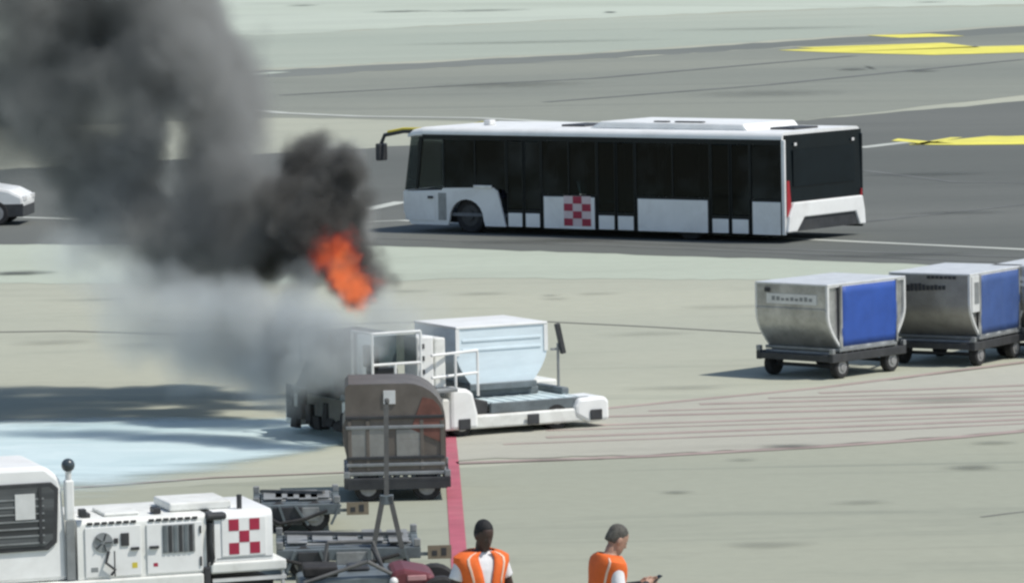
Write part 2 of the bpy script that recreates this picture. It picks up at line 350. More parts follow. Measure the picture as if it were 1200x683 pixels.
def dark_patch(px, py, wpx, hpx, strength, yaw=0, label=None):
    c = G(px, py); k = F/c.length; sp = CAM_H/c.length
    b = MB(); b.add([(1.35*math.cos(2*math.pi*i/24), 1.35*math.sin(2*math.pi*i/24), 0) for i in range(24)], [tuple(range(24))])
    o = b.build('stain_or_shadow', STAIN_SHADOW, None, smooth=False); o.location = (c.x, c.y, .024); o.scale = (wpx/2/k, hpx/2/k/sp, 1); o.rotation_euler = (0, 0, yaw); o.color = (1, 1, 1, strength); o['kind'] = 'structure'
    o['label'] = label or 'dark patch on the apron'
for t in [(20, 321, 120, 9, .75), (925, 524, 110, 9, .5), (1140, 549, 110, 10, .35), (870, 540, 60, 5, .3), (790, 578, 70, 6, .4), (640, 540, 120, 7, .25), (1160, 520, 80, 6, .3), (1010, 590, 120, 9, .2), (900, 640, 160, 14, .18),  # first patch paints the shadow of something out of view; the rest are stains
          (760, 392, 160, 8, .16), (560, 345, 120, 5, .2), (645, 347, 40, 3, .3), (650, 351, 60, 4, .22), (860, 360, 200, 8, .15), (700, 345, 90, 4, .25), (110, 352, 160, 6, .2), (180, 405, 220, 10, .2), (60, 402, 150, 10, .18),
          (480, 342, 90, 5, .2), (1100, 470, 200, 8, .25), (800, 455, 220, 8, .2), (1040, 300, 300, 7, .3), (650, 283, 400, 8, .35), (1120, 250, 160, 8, .25), (1090, 205, 200, 8, .3), (380, 225, 100, 8, .3), (900, 110, 300, 14, .2), (600, 100, 300, 12, .25),
          (1000, 82, 60, 5, .5), (1020, 80, 14, 8, .6), (1080, 84, 60, 5, .4), (470, 14, 120, 4, .5), (355, 7, 60, 3, .5), (715, 15, 24, 3, .9), (560, 13, 200, 5, .35), (1090, 3, 60, 2, .5), (620, 50, 500, 6, .2), (900, 34, 400, 6, .2)]:
    dark_patch(*t[:5])
# tyre marks crossing the road and the apron
for pts, w, m_ in [([(1000, 262), (1200, 240)], .25, 0), ([(1010, 200), (1120, 214), (1260, 216)], .3, 0), ([(560, 276), (900, 292), (1200, 302)], .3, 0), ([(330, 276), (700, 288), (1200, 309)], .25, 0), ([(640, 120), (900, 100), (1200, 70)], .5, 0), ([(330, 112), (700, 92), (1000, 66)], .6, 0)]:
    line('tyre_mark', pts, w, JOINTA, .014, 'dark tyre mark on the asphalt')

# ------------------------------------------------------------------ airport bus
def rounded_profile(w, z0, z1, r, n=5):
    pts = [(-w, z0), (w, z0)]
    for k in range(n+1):
        a = math.pi/2*k/n; pts.append((w-r+r*math.cos(a), z1-r+r*math.sin(a)))
    for k in range(n+1):
        a = math.pi/2 + math.pi/2*k/n; pts.append((-w+r+r*math.cos(a), z1-r+r*math.sin(a)))
    return pts
BYAW = R(180-37); bc = G(920, 286); BW = 1.66; BL = 11.2
borg = bc - Vector((-math.sin(BYAW), math.cos(BYAW), 0))*BW
bus = thing('airport_bus', 'long white airport bus with dark windows and a red checkered emblem', 'bus', borg, BYAW)
bx('chassis', DARK, bus, .5, BL-.5, -1.35, 1.35, .24, .42)
bx('bus_floor', INTER, bus, .12, BL-.35, -1.56, 1.56, .42, .5)
# roof shell
MB().prism(rounded_profile(BW, 2.40, 2.57, .15), 'x', .052, BL-.62).build('roof', WHITE, bus, smooth=True)
MB().loft([[(BL-.62, y, z) for y, z in rounded_profile(BW, 2.38, 2.57, .15)], [(BL-.3, y*.985, z) for y, z in rounded_profile(BW, 2.36, 2.52, .14)],
           [(BL-.12, y*.95, z) for y, z in rounded_profile(BW, 2.32, 2.43, .09)]]).build('front_roof_cap', WHITE, bus)
b = MB(); b.prism([(1.35, 2.55), (1.5, 2.72), (5.6, 2.74), (6.0, 2.55)], 'y', -1.1, 1.1); ac = b.build('roof_air_unit', WHITE, bus, .05)
bx('vent_slot', DARK, ac, 2.7, 3.5, .9, 1.02, 2.735, 2.765); bx('vent_slot', DARK, ac, 3.7, 4.1, .9, 1.02, 2.735, 2.765)
bx('roof_hatch', DARK, bus, 6.5, 7.2, -.5, .5, 2.565, 2.62, .02); bx('roof_hatch', DARK, bus, .45, 1.15, -.5, .5, 2.565, 2.62, .02)
bx('roof_beacon', LAMPW, bus, 9.4, 9.6, .2, .45, 2.568, 2.70, .03)
doorspans = [(6.98, 8.02), (4.22, 5.33), (.95, 2.06)]
for sgn in (1, -1):
    y1 = BW*sgn; y0 = (BW-.05)*sgn; lo, hi = min(y0, y1), max(y0, y1)
    o1, o2 = sorted(((BW+.001)*sgn, (BW+.022)*sgn))
    # cant rail and lower dark wall
    bx('cant_rail', BLACKP, bus, .06, BL-.64, lo, hi, 2.28, 2.398)
    for x0, x1 in ((.06, .93), (2.08, 4.20), (5.35, 6.96)):
        bx('lower_wall', BLACKP, bus, x0, x1, lo, hi, .2, 1.02)
    # window panes between pillars
    for x0, x1 in ((.1, .9), (2.1, 3.12), (3.16, 4.18), (5.37, 6.14), (6.18, 6.94), (8.06, 8.95), (9.0, 9.9)):
        bx('window', GLASS, bus, x0, x1, lo+.01, hi-.012, 1.03 if x0 < 8 else 1.1, 2.275)
    for x in (.06, .92, 2.06, 3.12, 4.18, 5.33, 6.14, 6.94, 8.02, 8.95, 9.9):
        bx('window_pillar', BLACKP, bus, x, x+.04, lo, hi, 1.02, 2.28)
    # door leaves with white kick panels
    for x0, x1 in doorspans:
        mid = (x0+x1)/2
        for a, c in ((x0+.01, mid-.015), (mid+.015, x1-.01)):
            d = bx('door_leaf', BLACKP, bus, a, c, lo, hi, .21, .62)
            bx('door_glass', GLASS, d, a+.03, c-.03, lo+.01, hi-.012, .64, 2.26)
            bx('kick_panel', WHITE, d, a+.04, c-.04, o1, o2, .21, .54, .012)
            bx('door_rail', BLACKP, d, a, a+.03, lo, hi, .62, 2.28); bx('door_rail', BLACKP, d, c-.03, c, lo, hi, .62, 2.28)
    # white side panels
    for x0, x1 in ((2.14, 4.14), (5.40, 6.90)):
        bx('side_panel', WHITE, bus, x0, x1, o1, o2, .2, .96, .015)
    bx('side_panel', WHITE, bus, .1, .88, o1, o2, .2, .96, .015)
    em = bx('emblem_field', PINKW, bus, 5.5, 6.3, *sorted(((BW+.022)*sgn, (BW+.026)*sgn)), .27, .985)
    e = MB()
    for r_ in range(4):
        for c_ in range(3):
            if (r_+c_) % 2 == 0:
                e.box(5.5+c_*.2667+.004, 5.5+(c_+1)*.2667-.004, *sorted(((BW+.026)*sgn, (BW+.03)*sgn)), .275+r_*.177, .275+(r_+1)*.177-.004)
    e.build('emblem_check', RED, em, smooth=False)
    # rear corner post, white from skirt to roof
    MB().box(-.02, .075, *sorted(((BW-.06)*sgn, (BW+.012)*sgn)), .2, 2.398).build('corner_post', WHITE if sgn > 0 else BLACKP, bus, .02)
    # front quarter with the wheel arch
    arch = [(8.08, .28)]
    cx, cr = 9.25, .50
    prof = [(8.06, .2), (8.68, .2)] + [(cx - cr*math.cos(math.pi*k/10)*1.05, .34+cr*math.sin(math.pi*k/10)) for k in range(11)] + [(9.82, .2), (10.95, .2), (BL-.02, .5), (BL-.02, 1.0), (10.0, 1.05), (9.95, 1.10), (8.42, 1.14), (8.3, 1.05)]
    MB().prism(prof, 'y', *sorted(((BW-.05)*sgn, (BW+.005)*sgn))).build('front_quarter', WHITE, bus, smooth=False)
    bx('side_ledge', EDGE, bus, 8.45, 9.0, *sorted(((BW+.005)*sgn, (BW+.04)*sgn)), 1.12, 1.19, .01)
    bx('grille', STEEL, bus, 9.86, 10.10, *sorted(((BW+.006)*sgn, (BW+.016)*sgn)), .32, .98)
    dr = bx('cab_door', WHITE, bus, 10.2, 10.95, *sorted(((BW+.006)*sgn, (BW+.02)*sgn)), .30, .99, .012)
    bx('handle', DARK, dr, 10.25, 10.4, *sorted(((BW+.02)*sgn, (BW+.05)*sgn)), .84, .90)
    bx('cab_window', GLASSC, bus, 10.0, 10.72, lo+.01, hi-.012, 1.1, 2.24)
    MB().prism([(10.74, 1.06), (10.80, 1.06), (10.66, 2.34), (10.56, 2.34)], 'y', lo, hi).build('windscreen_pillar', BLACKP, bus)
    for x in (9.25, 2.75):
        wheel(bus, (x, 1.38*sgn, .44), .44, .28, side=sgn, hub=DARK)  # dark hubs: shade at the wheels put into their colour
    # mirror arm reaching ahead of the roof edge
    ar = MB().tube([(10.5, 1.45*sgn, 2.46), (11.2, 1.58*sgn, 2.46), (11.75, 1.64*sgn, 2.36), (11.85, 1.65*sgn, 2.15)], .05, 8).build('mirror_arm', DARK, bus)
    MB().tube([(10.5, 1.45*sgn, 2.52), (11.2, 1.58*sgn, 2.52), (11.65, 1.63*sgn, 2.44)], .035, 8).build('mirror_arm_trim', YELM, ar)
    bx('mirror', DARK, ar, 11.78, 11.92, (1.65*sgn)-.16, (1.65*sgn)+.16, 1.74, 2.16, .03)
# front face
MB().prism([(BL-.02, .30), (BL+.02, .95), (BL-.02, 1.02), (BL-.10, 1.02), (BL-.10, .30)], 'y', -BW+.06, BW-.06).build('front_panel', WHITE, bus)
MB().prism([(BL-.06, 1.03), (BL-.02, 1.03), (BL-.24, 2.33), (BL-.28, 2.33)], 'y', -BW+.06, BW-.06).build('windscreen', GLASSC, bus)
for y in (-1.2, 1.2): bx('headlight', LAMPW, bus, BL-.01, BL+.03, y-.2, y+.2, .55, .72, .02)
# rear face
MB().prism([(-.012, .95), (.05, .95), (.05, 2.50), (.02, 2.50)], 'y', -BW-.004, BW-.07).build('rear_panel', BLACKP, bus)
bx('rear_window', BLACKP, bus, -.022, -.013, -1.3, 1.3, 1.3, 2.15)
for y in (-1.25, 1.2): bx('marker_lamp', LAMPW, bus, -.03, -.013, y-.05, y+.05, 2.24, 2.31, .01)
bu = MB(); bu.prism([(-BW, .26), (-BW+.25, .26), (-BW+.42, .58), (BW-.70, .58), (BW-.38, .26), (BW, .26), (BW-.08, .62), (BW-.28, .94), (-BW+.12, .94), (-BW+.03, .6)], 'x', -.10, .05)
bmp = bu.build('rear_bumper', WHITE, bus, .03)
MB().prism([(-BW+.27, .27), (-BW+.43, .575), (BW-.71, .575), (BW-.40, .27)], 'x', -.05, .05).build('engine_grille', DARK, bmp)
MB().prism([(1.40, .62), (1.60, .62), (1.60, 1.45), (1.50, 1.45)], 'x', -.04, -.0125).build('tail_light', LAMPR, bus)
MB().prism([(-1.50, .62), (-1.60, .62), (-1.60, 1.1), (-1.56, 1.1)], 'x', -.04, -.0125).build('tail_light', LAMPR, bus)
# interior: driver partition, seats, grab poles
bx('partition', INTER, bus, 9.92, 9.97, -1.55, .9, .5, 2.2)
for x, y in ((.6, 1.1), (.6, .4), (.6, -.5), (.6, -1.1), (3.4, -1.2), (3.4, 1.2), (6.0, -1.2), (6.0, 1.2), (8.6, 1.1), (8.6, -1.1)):
    s_ = bx('seat', SEATM, bus, x-.22, x+.22, y-.22, y+.22, .85, .97, .03); bx('seat_back', SEATM, s_, x-.24, x-.16, y-.22, y+.22, .97, 1.5, .03)
    bx('seat_base', INTER, s_, x-.12, x+.12, y-.12, y+.12, .5, .85)
for x in (1.5, 2.9, 4.0, 5.2, 6.4, 7.5):
    for y in (-.7, .7): MB().tube([(x, y, .5), (x, y, 2.37)], .02, 6).build('grab_pole', EDGE, bus)
dv = bx('driver_seat', SEATM, bus, 10.15, 10.6, .35, .85, .8, .95, .03); bx('seat_back', SEATM, dv, 10.1, 10.2, .35, .85, .95, 1.6, .03)

# ------------------------------------------------------------------ baggage dollies and cargo containers
def make_dolly(root, plate=True, towbar=None, frame=DARK, deck=STEEL, L=2.3, W=1.6, H=.36, rails=False):
    """frame with rollers on four wheels; x along the length, the deck top at z = H+.09"""
    f = MB()
    for y in (-W/2, W/2-.09): f.box(-L/2, L/2, y, y+.09, H-.08, H+.06)
    for x in (-L/2, -.05, L/2-.09): f.box(x+.002, x+.088, -W/2+.09, W/2-.09, H-.07, H+.04)
    fr = f.build('frame', frame, root, .012)
    if rails:
        for k in range(7):
            y = -W/2+.13 + k*(W-.26)/6
            bx('deck_rail', deck if k % 2 else frame, root, -L/2+.10, L/2-.10, y-.045, y+.045, H+.041, H+.075+.012*(k % 3), .008)
        random.seed(int(L*10))
        for k in range(5):
            x = -L/2+.25+k*(L-.5)/4
            bx('deck_plate', DECKM if k % 2 else deck, root, x-.12, x+.12, -W/2+.1+.25*random.random(), W/2-.1-.3*random.random(), H+.10, H+.115, .004)
        bx('side_box', DARK, root, -L/2+.25, -L/2+.62, -W/2-.03, -W/2-.001, H-.2, H+.03, .01); bx('side_plate', DECKM, root, -.15, .28, -W/2-.02, -W/2-.001, H-.16, H+.02, .01)
        for q in range(4):
            x = -L/2+.12+q*(L-.24)/3; MB().bar((x, -W/2-.04, .1), (x+random.uniform(-.2, .2), -W/2-.04, H+.05), .04, .03).build('side_brace', frame, root)
        MB().tube([(-L/2+.1, -W/2-.05, H-.05), (-L*.2, -W/2-.07, H-.17), (L*.1, -W/2-.06, H-.12), (L*.35, -W/2-.05, H-.02)], .022, 8).build('brake_hose', RUBBER, root)
        MB().bar((-L/2+.1, W*.2, H+.13), (L/2-.2, -W*.15, H+.15), .06, .04).build('loose_bar', TOWM, root)
    else:
        for k in range(11):
            x = -L/2+.16 + k*(L-.32)/10
            MB().tube([(x, -W/2+.1, H+.05), (x, W/2-.1, H+.05)], .035, 8).build('roller', deck, root)
    for x in (-L/2, L/2-.08):
        for y in (-W/2, W/2-.08): bx('corner_stop', deck, root, x, x+.08, y, y+.08, H+.062, H+.15, .01)
    for x in (-L/2+.32, L/2-.32):
        MB().tube([(x, -W/2+.1, .19), (x, W/2-.1, .19)], .03, 8).build('axle', frame, root)
        for y, sd_ in ((-W/2+.12, -1), (W/2-.12, 1)):
            wheel(root, (x, y, .19), .19, .14, side=sd_); bx('wheel_bracket', frame, root, x-.05, x+.05, y-.115*sd_-.02, y-.115*sd_+.02, .17, H-.081)
    MB().tube([(0, 0, H-.12), (0, 0, H-.07)], .45, 20).build('turntable', frame, root)
    if plate:
        p = bx('number_plate', PLATE, root, L/2+.08, L/2+.36, -W/2-.02, -W/2, H-.09, H+.07); bx('plate_bracket', frame, root, L/2-.05, L/2+.2, -W/2+.002, -W/2+.03, H-.05, H-.01)
        t = MB()
        for q in range(2): t.box(L/2+.13+q*.11, L/2+.19+q*.11, -W/2-.024, -W/2-.0205, H-.05, H+.01+.03*q)
        mk = t.build('plate_mark', DARK, p, smooth=False); mk['kind'] = 'stuff'
    if towbar == 'low':
        MB().bar((L/2, -.3, .3), (L/2+.7, 0, .25), .05).bar((L/2, .3, .3), (L/2+.7, 0, .25), .05).bar((L/2+.65, 0, .25), (L/2+1.2, 0, .22), .06).build('tow_bar', frame, root)
    return root

def make_container(root, w, d, h, z0, skin, blue, cut=.34, cut_h=.46, label_panel=True, seam=True):
    """air cargo container: x = door face width, y = depth; both lower edges of the door face profile cut in"""
    prof = [(-w/2+cut, z0), (w/2-cut, z0), (w/2-.03, z0+cut_h*h), (w/2, z0+cut_h*h+.12), (w/2, z0+h), (-w/2, z0+h), (-w/2, z0+cut_h*h+.12), (-w/2+.03, z0+cut_h*h)]
    # curved flank: soften the cut
    def curve(sgn):
        pts = []
        for k in range(7):
            t = k/6; pts.append((sgn*(w/2 - cut*(1-t)**1.7), z0 + cut_h*h*1.15*t))
        return pts
    prof = curve(1) + [(w/2, z0+h), (-w/2, z0+h)] + curve(-1)[::-1]
    MB().prism(prof, 'y', .03, d-.03).build('shell', skin, root, smooth=True)
    bx('base_plate', STEEL, root, -w/2+cut-.06, w/2-cut+.06, -.04, d+.04, z0-.055, z0-.002, .01)
    # end frames standing proud of the shell
    for y0, y1 in ((-.012, .029), (d-.029, d+.012)):
        inner = [(x*.955, z0+(z-z0)*.95+.03) for x, z in prof]
        n = len(prof); m_ = MB(); v = [(x, y0, z) for x, z in prof]+[(x, y0, z) for x, z in inner]+[(x, y1, z) for x, z in prof]+[(x, y1, z) for x, z in inner]
        fs = []
        for i in range(n):
            j = (i+1) % n
            fs += [(i, j, n+j, n+i), (2*n+i, 3*n+i, 3*n+j, 2*n+j), (i, 2*n+i, 2*n+j, j), (n+i, n+j, 3*n+j, 3*n+i)]
        m_.add(v, fs).build('end_frame', EDGE, root, smooth=False)
    # blue door curtain on the near face
    dw0, dw1 = -w/2+cut+.0, w/2-cut+.06
    c = MB(); nx, nz = 10, 8; vs = []
    for j in range(nz+1):
        for i in range(nx+1):
            x = dw0 + (dw1-dw0)*i/nx; z = z0+.03 + (h-.05)*j/nz
            vs.append((x, -.03 - .014*math.sin(i*2.3+j*.9) - .012*random.random(), z))
    c.add(vs, [(j*(nx+1)+i, j*(nx+1)+i+1, (j+1)*(nx+1)+i+1, (j+1)*(nx+1)+i) for j in range(nz) for i in range(nx)])
    cu = c.build('door_curtain', blue, root); so = cu.modifiers.new('solid', 'SOLIDIFY'); so.thickness = .012
    for x in (dw0, dw1): bx('door_rail', ALU, root, x-.02, x+.02, -.045, .0, z0, z0+h, .006)
    bx('top_rail', EDGE, root, -w/2, w/2, -.016, d+.016, z0+h+.001, z0+h+.035, .01)
    if label_panel:
        lp = bx('label_panel', EDGE, root, -w/2-.012, -w/2-.001, d*.14, d*.84, z0+h*.70, z0+h*.86)
        t = MB(); random.seed(int(w*100))
        for q in range(9): t.box(-w/2-.015, -w/2-.012, d*.2+q*d*.065, d*.2+q*d*.065+d*.045, z0+h*.75, z0+h*(.79+.03*random.random()))
        pt = t.build('label_print', STEEL, lp, smooth=False); pt['kind'] = 'stuff'
        bx('side_rail', ALU, root, -w/2-.02, -w/2-.001, .03, d-.03, z0+h*.60, z0+h*.64, .004)
        bx('latch', DARK, root, -w/2-.03, -w/2-.001, d*.80, d*.86, z0+h*.88, z0+h*.95, .004)
    return root

CYAW = R(48)
HD = .36+.085+.057
train = [((978, 445), 48), ((1143, 430), 58), ((1262, 420), 60)]
clab = ['silver cargo container with a bright blue door and pale label panel on the left dolly', 'silver cargo container with a faded blue door, second from the left in the train', 'silver cargo container cut off by the right edge of the photo']
dlab = ['dark four wheeled dolly carrying the leftmost silver container with the bright blue door', 'dark dolly under the middle silver container with faded blue door', 'dark dolly at the right edge under the container that is cut off']
CW, CD, CH = 2.12, 1.50, 1.04
for k, ((px, py), yaw_) in enumerate(train):
    CYAW = R(yaw_); dir_w = Vector((math.cos(CYAW), math.sin(CYAW), 0)); dir_d = Vector((-math.sin(CYAW), math.cos(CYAW), 0))
    corner = G(px, py)
    base = corner + dir_w*(CW/2)*.86 + dir_d*0.02
    d = thing('container_dolly', dlab[k], 'dolly', base + dir_d*(CD/2), CYAW, 'dollies of the container train')
    make_dolly(d, plate=False, towbar='low', L=2.0, W=1.62)
    c = thing('cargo_container', clab[k], 'cargo container', base + Vector((0, 0, HD)), CYAW, 'containers of the train on the right')
    make_container(c, CW, CD, CH, .0, (ALU, ALU_D, ALU)[k], (BLUE, BLUE2, BLUE2)[k], label_panel=(k != 1))
    if k == 1:
        wp = bx('white_door_panel', EDGE, c, -CW/2+.05, -CW/2+.36, -.03, -.013, .42, CH-.01, .005)
        bx('side_placard', STEEL, wp, -CW/2+.13, -CW/2+.29, -.036, -.031, .56, .92)
        t = MB(); random.seed(4)
        for q in range(10): t.box(-CW/2-.016, -CW/2-.001, .45+q*.075, .45+q*.075+.055, .80-.004*q, .86+.04*random.random())
        t.build('side_lettering', DARK, c, smooth=False)
        t = MB()
        for q in range(7): t.box(-CW/2-.016, -CW/2-.001, .25+q*.08, .25+q*.08+.06, .98, 1.03)
        t.build('side_lettering', DARK, c, smooth=False)

# ------------------------------------------------------------------ brown container in the middle
mc = G(464, 588); MYAW = R(2)
mcon = thing('cargo_container', 'brown smoke stained rounded container standing before the burning loader', 'cargo container', mc+Vector((0, 0.1, .40)), MYAW)
w2, h2 = .68, 1.17; pr = [(-w2+.08, 0), (w2-.03, 0), (w2, .1), (w2, h2-.50)]
for k in range(8):
    a = math.pi/2*k/7; pr.append((w2-.52+.52*math.cos(a), h2-.50+.50*math.sin(a)))
pr += [(-w2+.08, h2), (-w2+.03, h2-.06), (-w2+.03, .70), (-w2-.01, .62), (-w2-.01, .42)]
MB().prism(pr, 'y', 0, 1.35).build('shell', BRONZE, mcon)
for z, m_ in ((h2-.47, DARK), (h2-.60, STEEL), (.16, DARK), (.07, STEEL)):
    MB().box(-w2+.03, w2-.02, -.03, -.001, z, z+.045).build('cross_rail', m_, mcon, .008)
for x in (-w2+.08, -.36, .36, w2-.05):
    MB().box(x-.025, x+.025, -.022, -.001, .02, h2-.5 if x > .5 else h2-.48).build('upright', BRONZE, mcon, .006)
for x0, x1, z0, z1 in ((-.58, -.08, .44, .60), (.02, .34, .42, .56), (-.58, -.1, .2, .45), (.02, .34, .2, .42)):
    MB().box(x0, x1, -.012, -.001, z0, z1).build('panel', ALU_D, mcon, .01)
MB().prism([(.22, .56), (.655, .36), (.655, .70), (.60, .86), (.52, .95), (.38, .98)], 'y', -.016, -.001).build('rust_panel', RUST, mcon)
bx('white_label', EDGE, mcon, -.14, .02, -.02, -.001, 0.90, 1.08, .004)
bx('base_plate', STEEL, mcon, -w2, w2, -.03, 1.38, -.05, -.001, .01)
mdol = thing('container_dolly', 'dark dolly under the brown smoke stained container', 'dolly', mc+Vector((0, .78, 0)), MYAW)
make_dolly(mdol, plate=False, L=1.42, W=1.5, H=.26)
bx('skirt', DARK, mdol, -.66, .66, -.76, -.752, .17, .26)

# ------------------------------------------------------------------ burning container loader
TY = R(27); tc_ = G(703, 500)
ld = thing('container_loader', 'low white container loader with its cab end burning in smoke', 'cargo loader', tc_, TY)
Wd = 2.45
# near and far side beams (x runs back to the cab at negative x)
for y0 in (0, Wd-.42):
    MB().prism([(-4.1, .12), (-.06, .10), (.0, .2), (.0, .26), (-.12, .31), (-2.05, .31), (-2.15, .58), (-4.1, .62)], 'y', y0, y0+.42).build('side_beam', WHITE2, ld, .03)
pod = [(-.42, .34), (-.36, .46), (.08, .47), (.16, .40), (.16, .10), (-.2, .08), (-.42, .2)]
MB().prism(pod, 'y', -.03, .62).build('corner_pod', WHITE, ld, .06); MB().prism(pod, 'y', Wd-.6, Wd+.03).build('corner_pod', WHITE2, ld, .06)
MB().prism([(-2.52, .12), (-2.06, .12), (-2.06, .34), (-2.14, .66), (-2.24, .72), (-2.52, .74)], 'y', -.04, .5).build('corner_pod', WHITE, ld, .05)
bx('end_bumper', WHITE2, ld, -.3, .02, .62, Wd-.6, .12, .36, .03)
for x in (-.08, -1.15, -2.3): bx('skid_pad', DARK, ld, x-.10, x+.10, -.06, -.032, .12, .28, .02)
for x in (-.7, -2.3, -3.6):
    for y, sd_ in ((.2, -1), (Wd-.2, 1)): wheel(ld, (x, y, .2), .2, .3, side=sd_)
dk = bx('platform_deck', ICE2, ld, -1.78, -.16, .14, Wd-.2, .40, .46, .01)
bx('deck_edge', GREYBLUE, dk, -1.80, -.14, .06, .139, .318, .47, .01)
for k in range(8):
    x = -1.70 + k*.205
    MB().tube([(x, .2, .456), (x, 1.0, .456)], .018, 8).build('roller', ICE2, dk)
MB().prism([(-2.05, .318), (-1.82, .318), (-1.82, .50), (-2.05, .56)], 'y', .12, 1.6).build('platform_guide', DARK, ld, .02)
bx('platform_guide', GREYBLUE, ld, -.30, -.17, .65, 1.6, .462, .56, .02)
bx('main_deck', GREYBLUE, ld, -4.1, -2.56, .05, Wd-.05, .625, .72, .02)
bx('side_tray', WHITE2, ld, -.55, .1, 1.55, 2.3, .48, .60, .03)
# operator stand: floor, consoles, railings
bx('operator_floor', STEEL, ld, -3.95, -2.55, -.35, .40, .725, .78, .01)
cs = bx('control_console', WHITE, ld, -3.12, -2.84, -.16, .30, .78, 1.56, .03)
for z in (1.38, 1.2, 1.0): bx('switch_panel', DARK, cs, -3.08, -3.0, -.175, -.161, z, z+.07)
bx('console_cabinet', WHITE2, ld, -2.82, -2.64, -.14, .30, .78, 1.52, .02)
rails = [((-3.93, -.33, .78), (-3.93, -.33, 1.66)), ((-3.56, -.33, .78), (-3.56, -.33, 1.2)), ((-3.14, -.33, .78), (-3.14, -.33, 1.66)), ((-3.93, -.33, 1.66), (-3.14, -.33, 1.66)), ((-3.93, -.33, 1.2), (-3.14, -.33, 1.2)),
         ((-3.93, -.33, 1.66), (-3.93, .36, 1.66)), ((-3.93, .36, 1.66), (-3.93, .36, .78)), ((-2.56, -.30, .78), (-2.56, -.30, 1.28)), ((-2.02, .05, .6), (-2.02, .05, 1.28)), ((-2.95, -.30, 1.28), (-2.02, .05, 1.28)), ((-2.95, -.30, .95), (-2.02, .05, .95))]
for p_, q_ in rails: MB().tube([p_, q_], .021, 8).build('guard_rail', WHITE, ld)
bx('back_panel', ICE, ld, -3.84, -3.2, .36, .40, .95, 1.60, .01)
st = bx('operator_seat', DARK, ld, -3.75, -3.4, -.1, .3, 1.0, 1.12, .03); bx('seat_back', DARK, st, -3.8, -3.7, -.1, .3, 1.12, 1.45, .03)
bx('seat_post', DARK, st, -3.65, -3.5, .02, .18, .78, 1.0)
bx('wind_screen', GLASSC, ld, -3.88, -3.2, -.305, -.295, 1.22, 1.62)
# burnt cab end
MB().prism([(-4.15, .64), (-3.2, .64), (-3.15, 1.2), (-3.3, 1.62), (-3.95, 1.58), (-4.2, 1.1)], 'y', .45, 1.5).build('burnt_cab', SOOT, ld, .04)
MB().loft([[(-4.1, 1.52, .64), (-3.15, 1.52, .64), (-3.2, 1.52, 1.35), (-4.05, 1.52, 1.18)], [(-4.1, 1.95, .64), (-3.15, 1.95, .64), (-3.25, 1.95, 1.15), (-4.0, 1.95, 1.02)], [(-4.05, 2.3, .64), (-3.2, 2.3, .64), (-3.3, 2.25, .92), (-3.9, 2.22, .86)]]).build('engine_cover', SOOT, ld, .04)
random.seed(11)
for k in range(9):
    y = .10+k*.25; t_ = random.uniform(.25, .72); u_ = random.uniform(.10, .26)
    MB().prism([(-4.15-random.uniform(0, .08), u_), (-4.105, u_-.02), (-4.105, t_), (-4.15-random.uniform(-.02, .06), t_+random.uniform(-.06, .06))], 'y', y, y+random.uniform(.15, .245)).build('burnt_panel', SOOT, ld, .01)
for y in (.75, 1.2): bx('burnt_window', BLACKP, ld, -4.19, -4.16, y-.17, y+.17, 1.0, 1.35)
random.seed(3)
for k in range(6):
    x = -4.1+random.random()*.8; y = .5+random.random()*1.6
    MB().tube([(x, y, 1.1), (x+random.uniform(-.1, .1), y, 1.5), (x+random.uniform(-.2, .2), y-.05, 1.52+random.random()*.12)], .025, 6).build('bent_frame', SOOT, ld)
# post and lever at the deck end
MB().bar((-.22, .9, .47), (-.22, .9, 1.22), .03).build('lever_post', STEEL, ld)
MB().bar((-.15, .86, 1.06), (-.25, .86, 1.52), .075, .075).build('lever', DARK, ld, .01)
MB().bar((-.34, .9, 1.13), (-.15, .9, 1.13), .035).build('lever_bracket', STEEL, ld)

# container standing on the loader
lc = Matrix.Translation(tc_) @ Matrix.Rotation(TY, 4, 'Z')
co = thing('cargo_container', 'ice white container covered with foam on the burning loader', 'cargo container', lc @ Vector((-1.17, .92, .68)), TY)
w3, d3, h3 = 1.54, 1.42, .84
def cv(sgn):
    return [(sgn*(w3/2 - .24*(1-k/6)**1.6), .45*k/6) for k in range(7)]
MB().prism(cv(1)+[(w3/2, h3), (-w3/2, h3)]+cv(-1)[::-1], 'y', 0, d3).build('shell', ICE, co)
bx('top_rail', WHITE, co, -w3/2-.01, w3/2+.01, -.02, d3+.02, h3+.002, h3+.04, .01)
for z in (.64, .50): MB().box(-w3/2+.1, w3/2-.1, -.014, -.001, z, z+.04).build('panel_rib', ICE, co, .006)
bx('corner_rail', WHITE, co, -w3/2-.012, -w3/2+.05, -.016, -.001, .44, h3); bx('corner_rail', WHITE, co, w3/2-.05, w3/2+.012, -.016, -.001, .44, h3)
bx('base_plate', GREYBLUE, co, -w3/2+.2, w3/2-.2, -.04, d3+.04, -.10, -.002, .01)
bx('support_pad', GREYBLUE, ld, -1.75, -.5, 1.02, 2.2, .462, .578, .02)

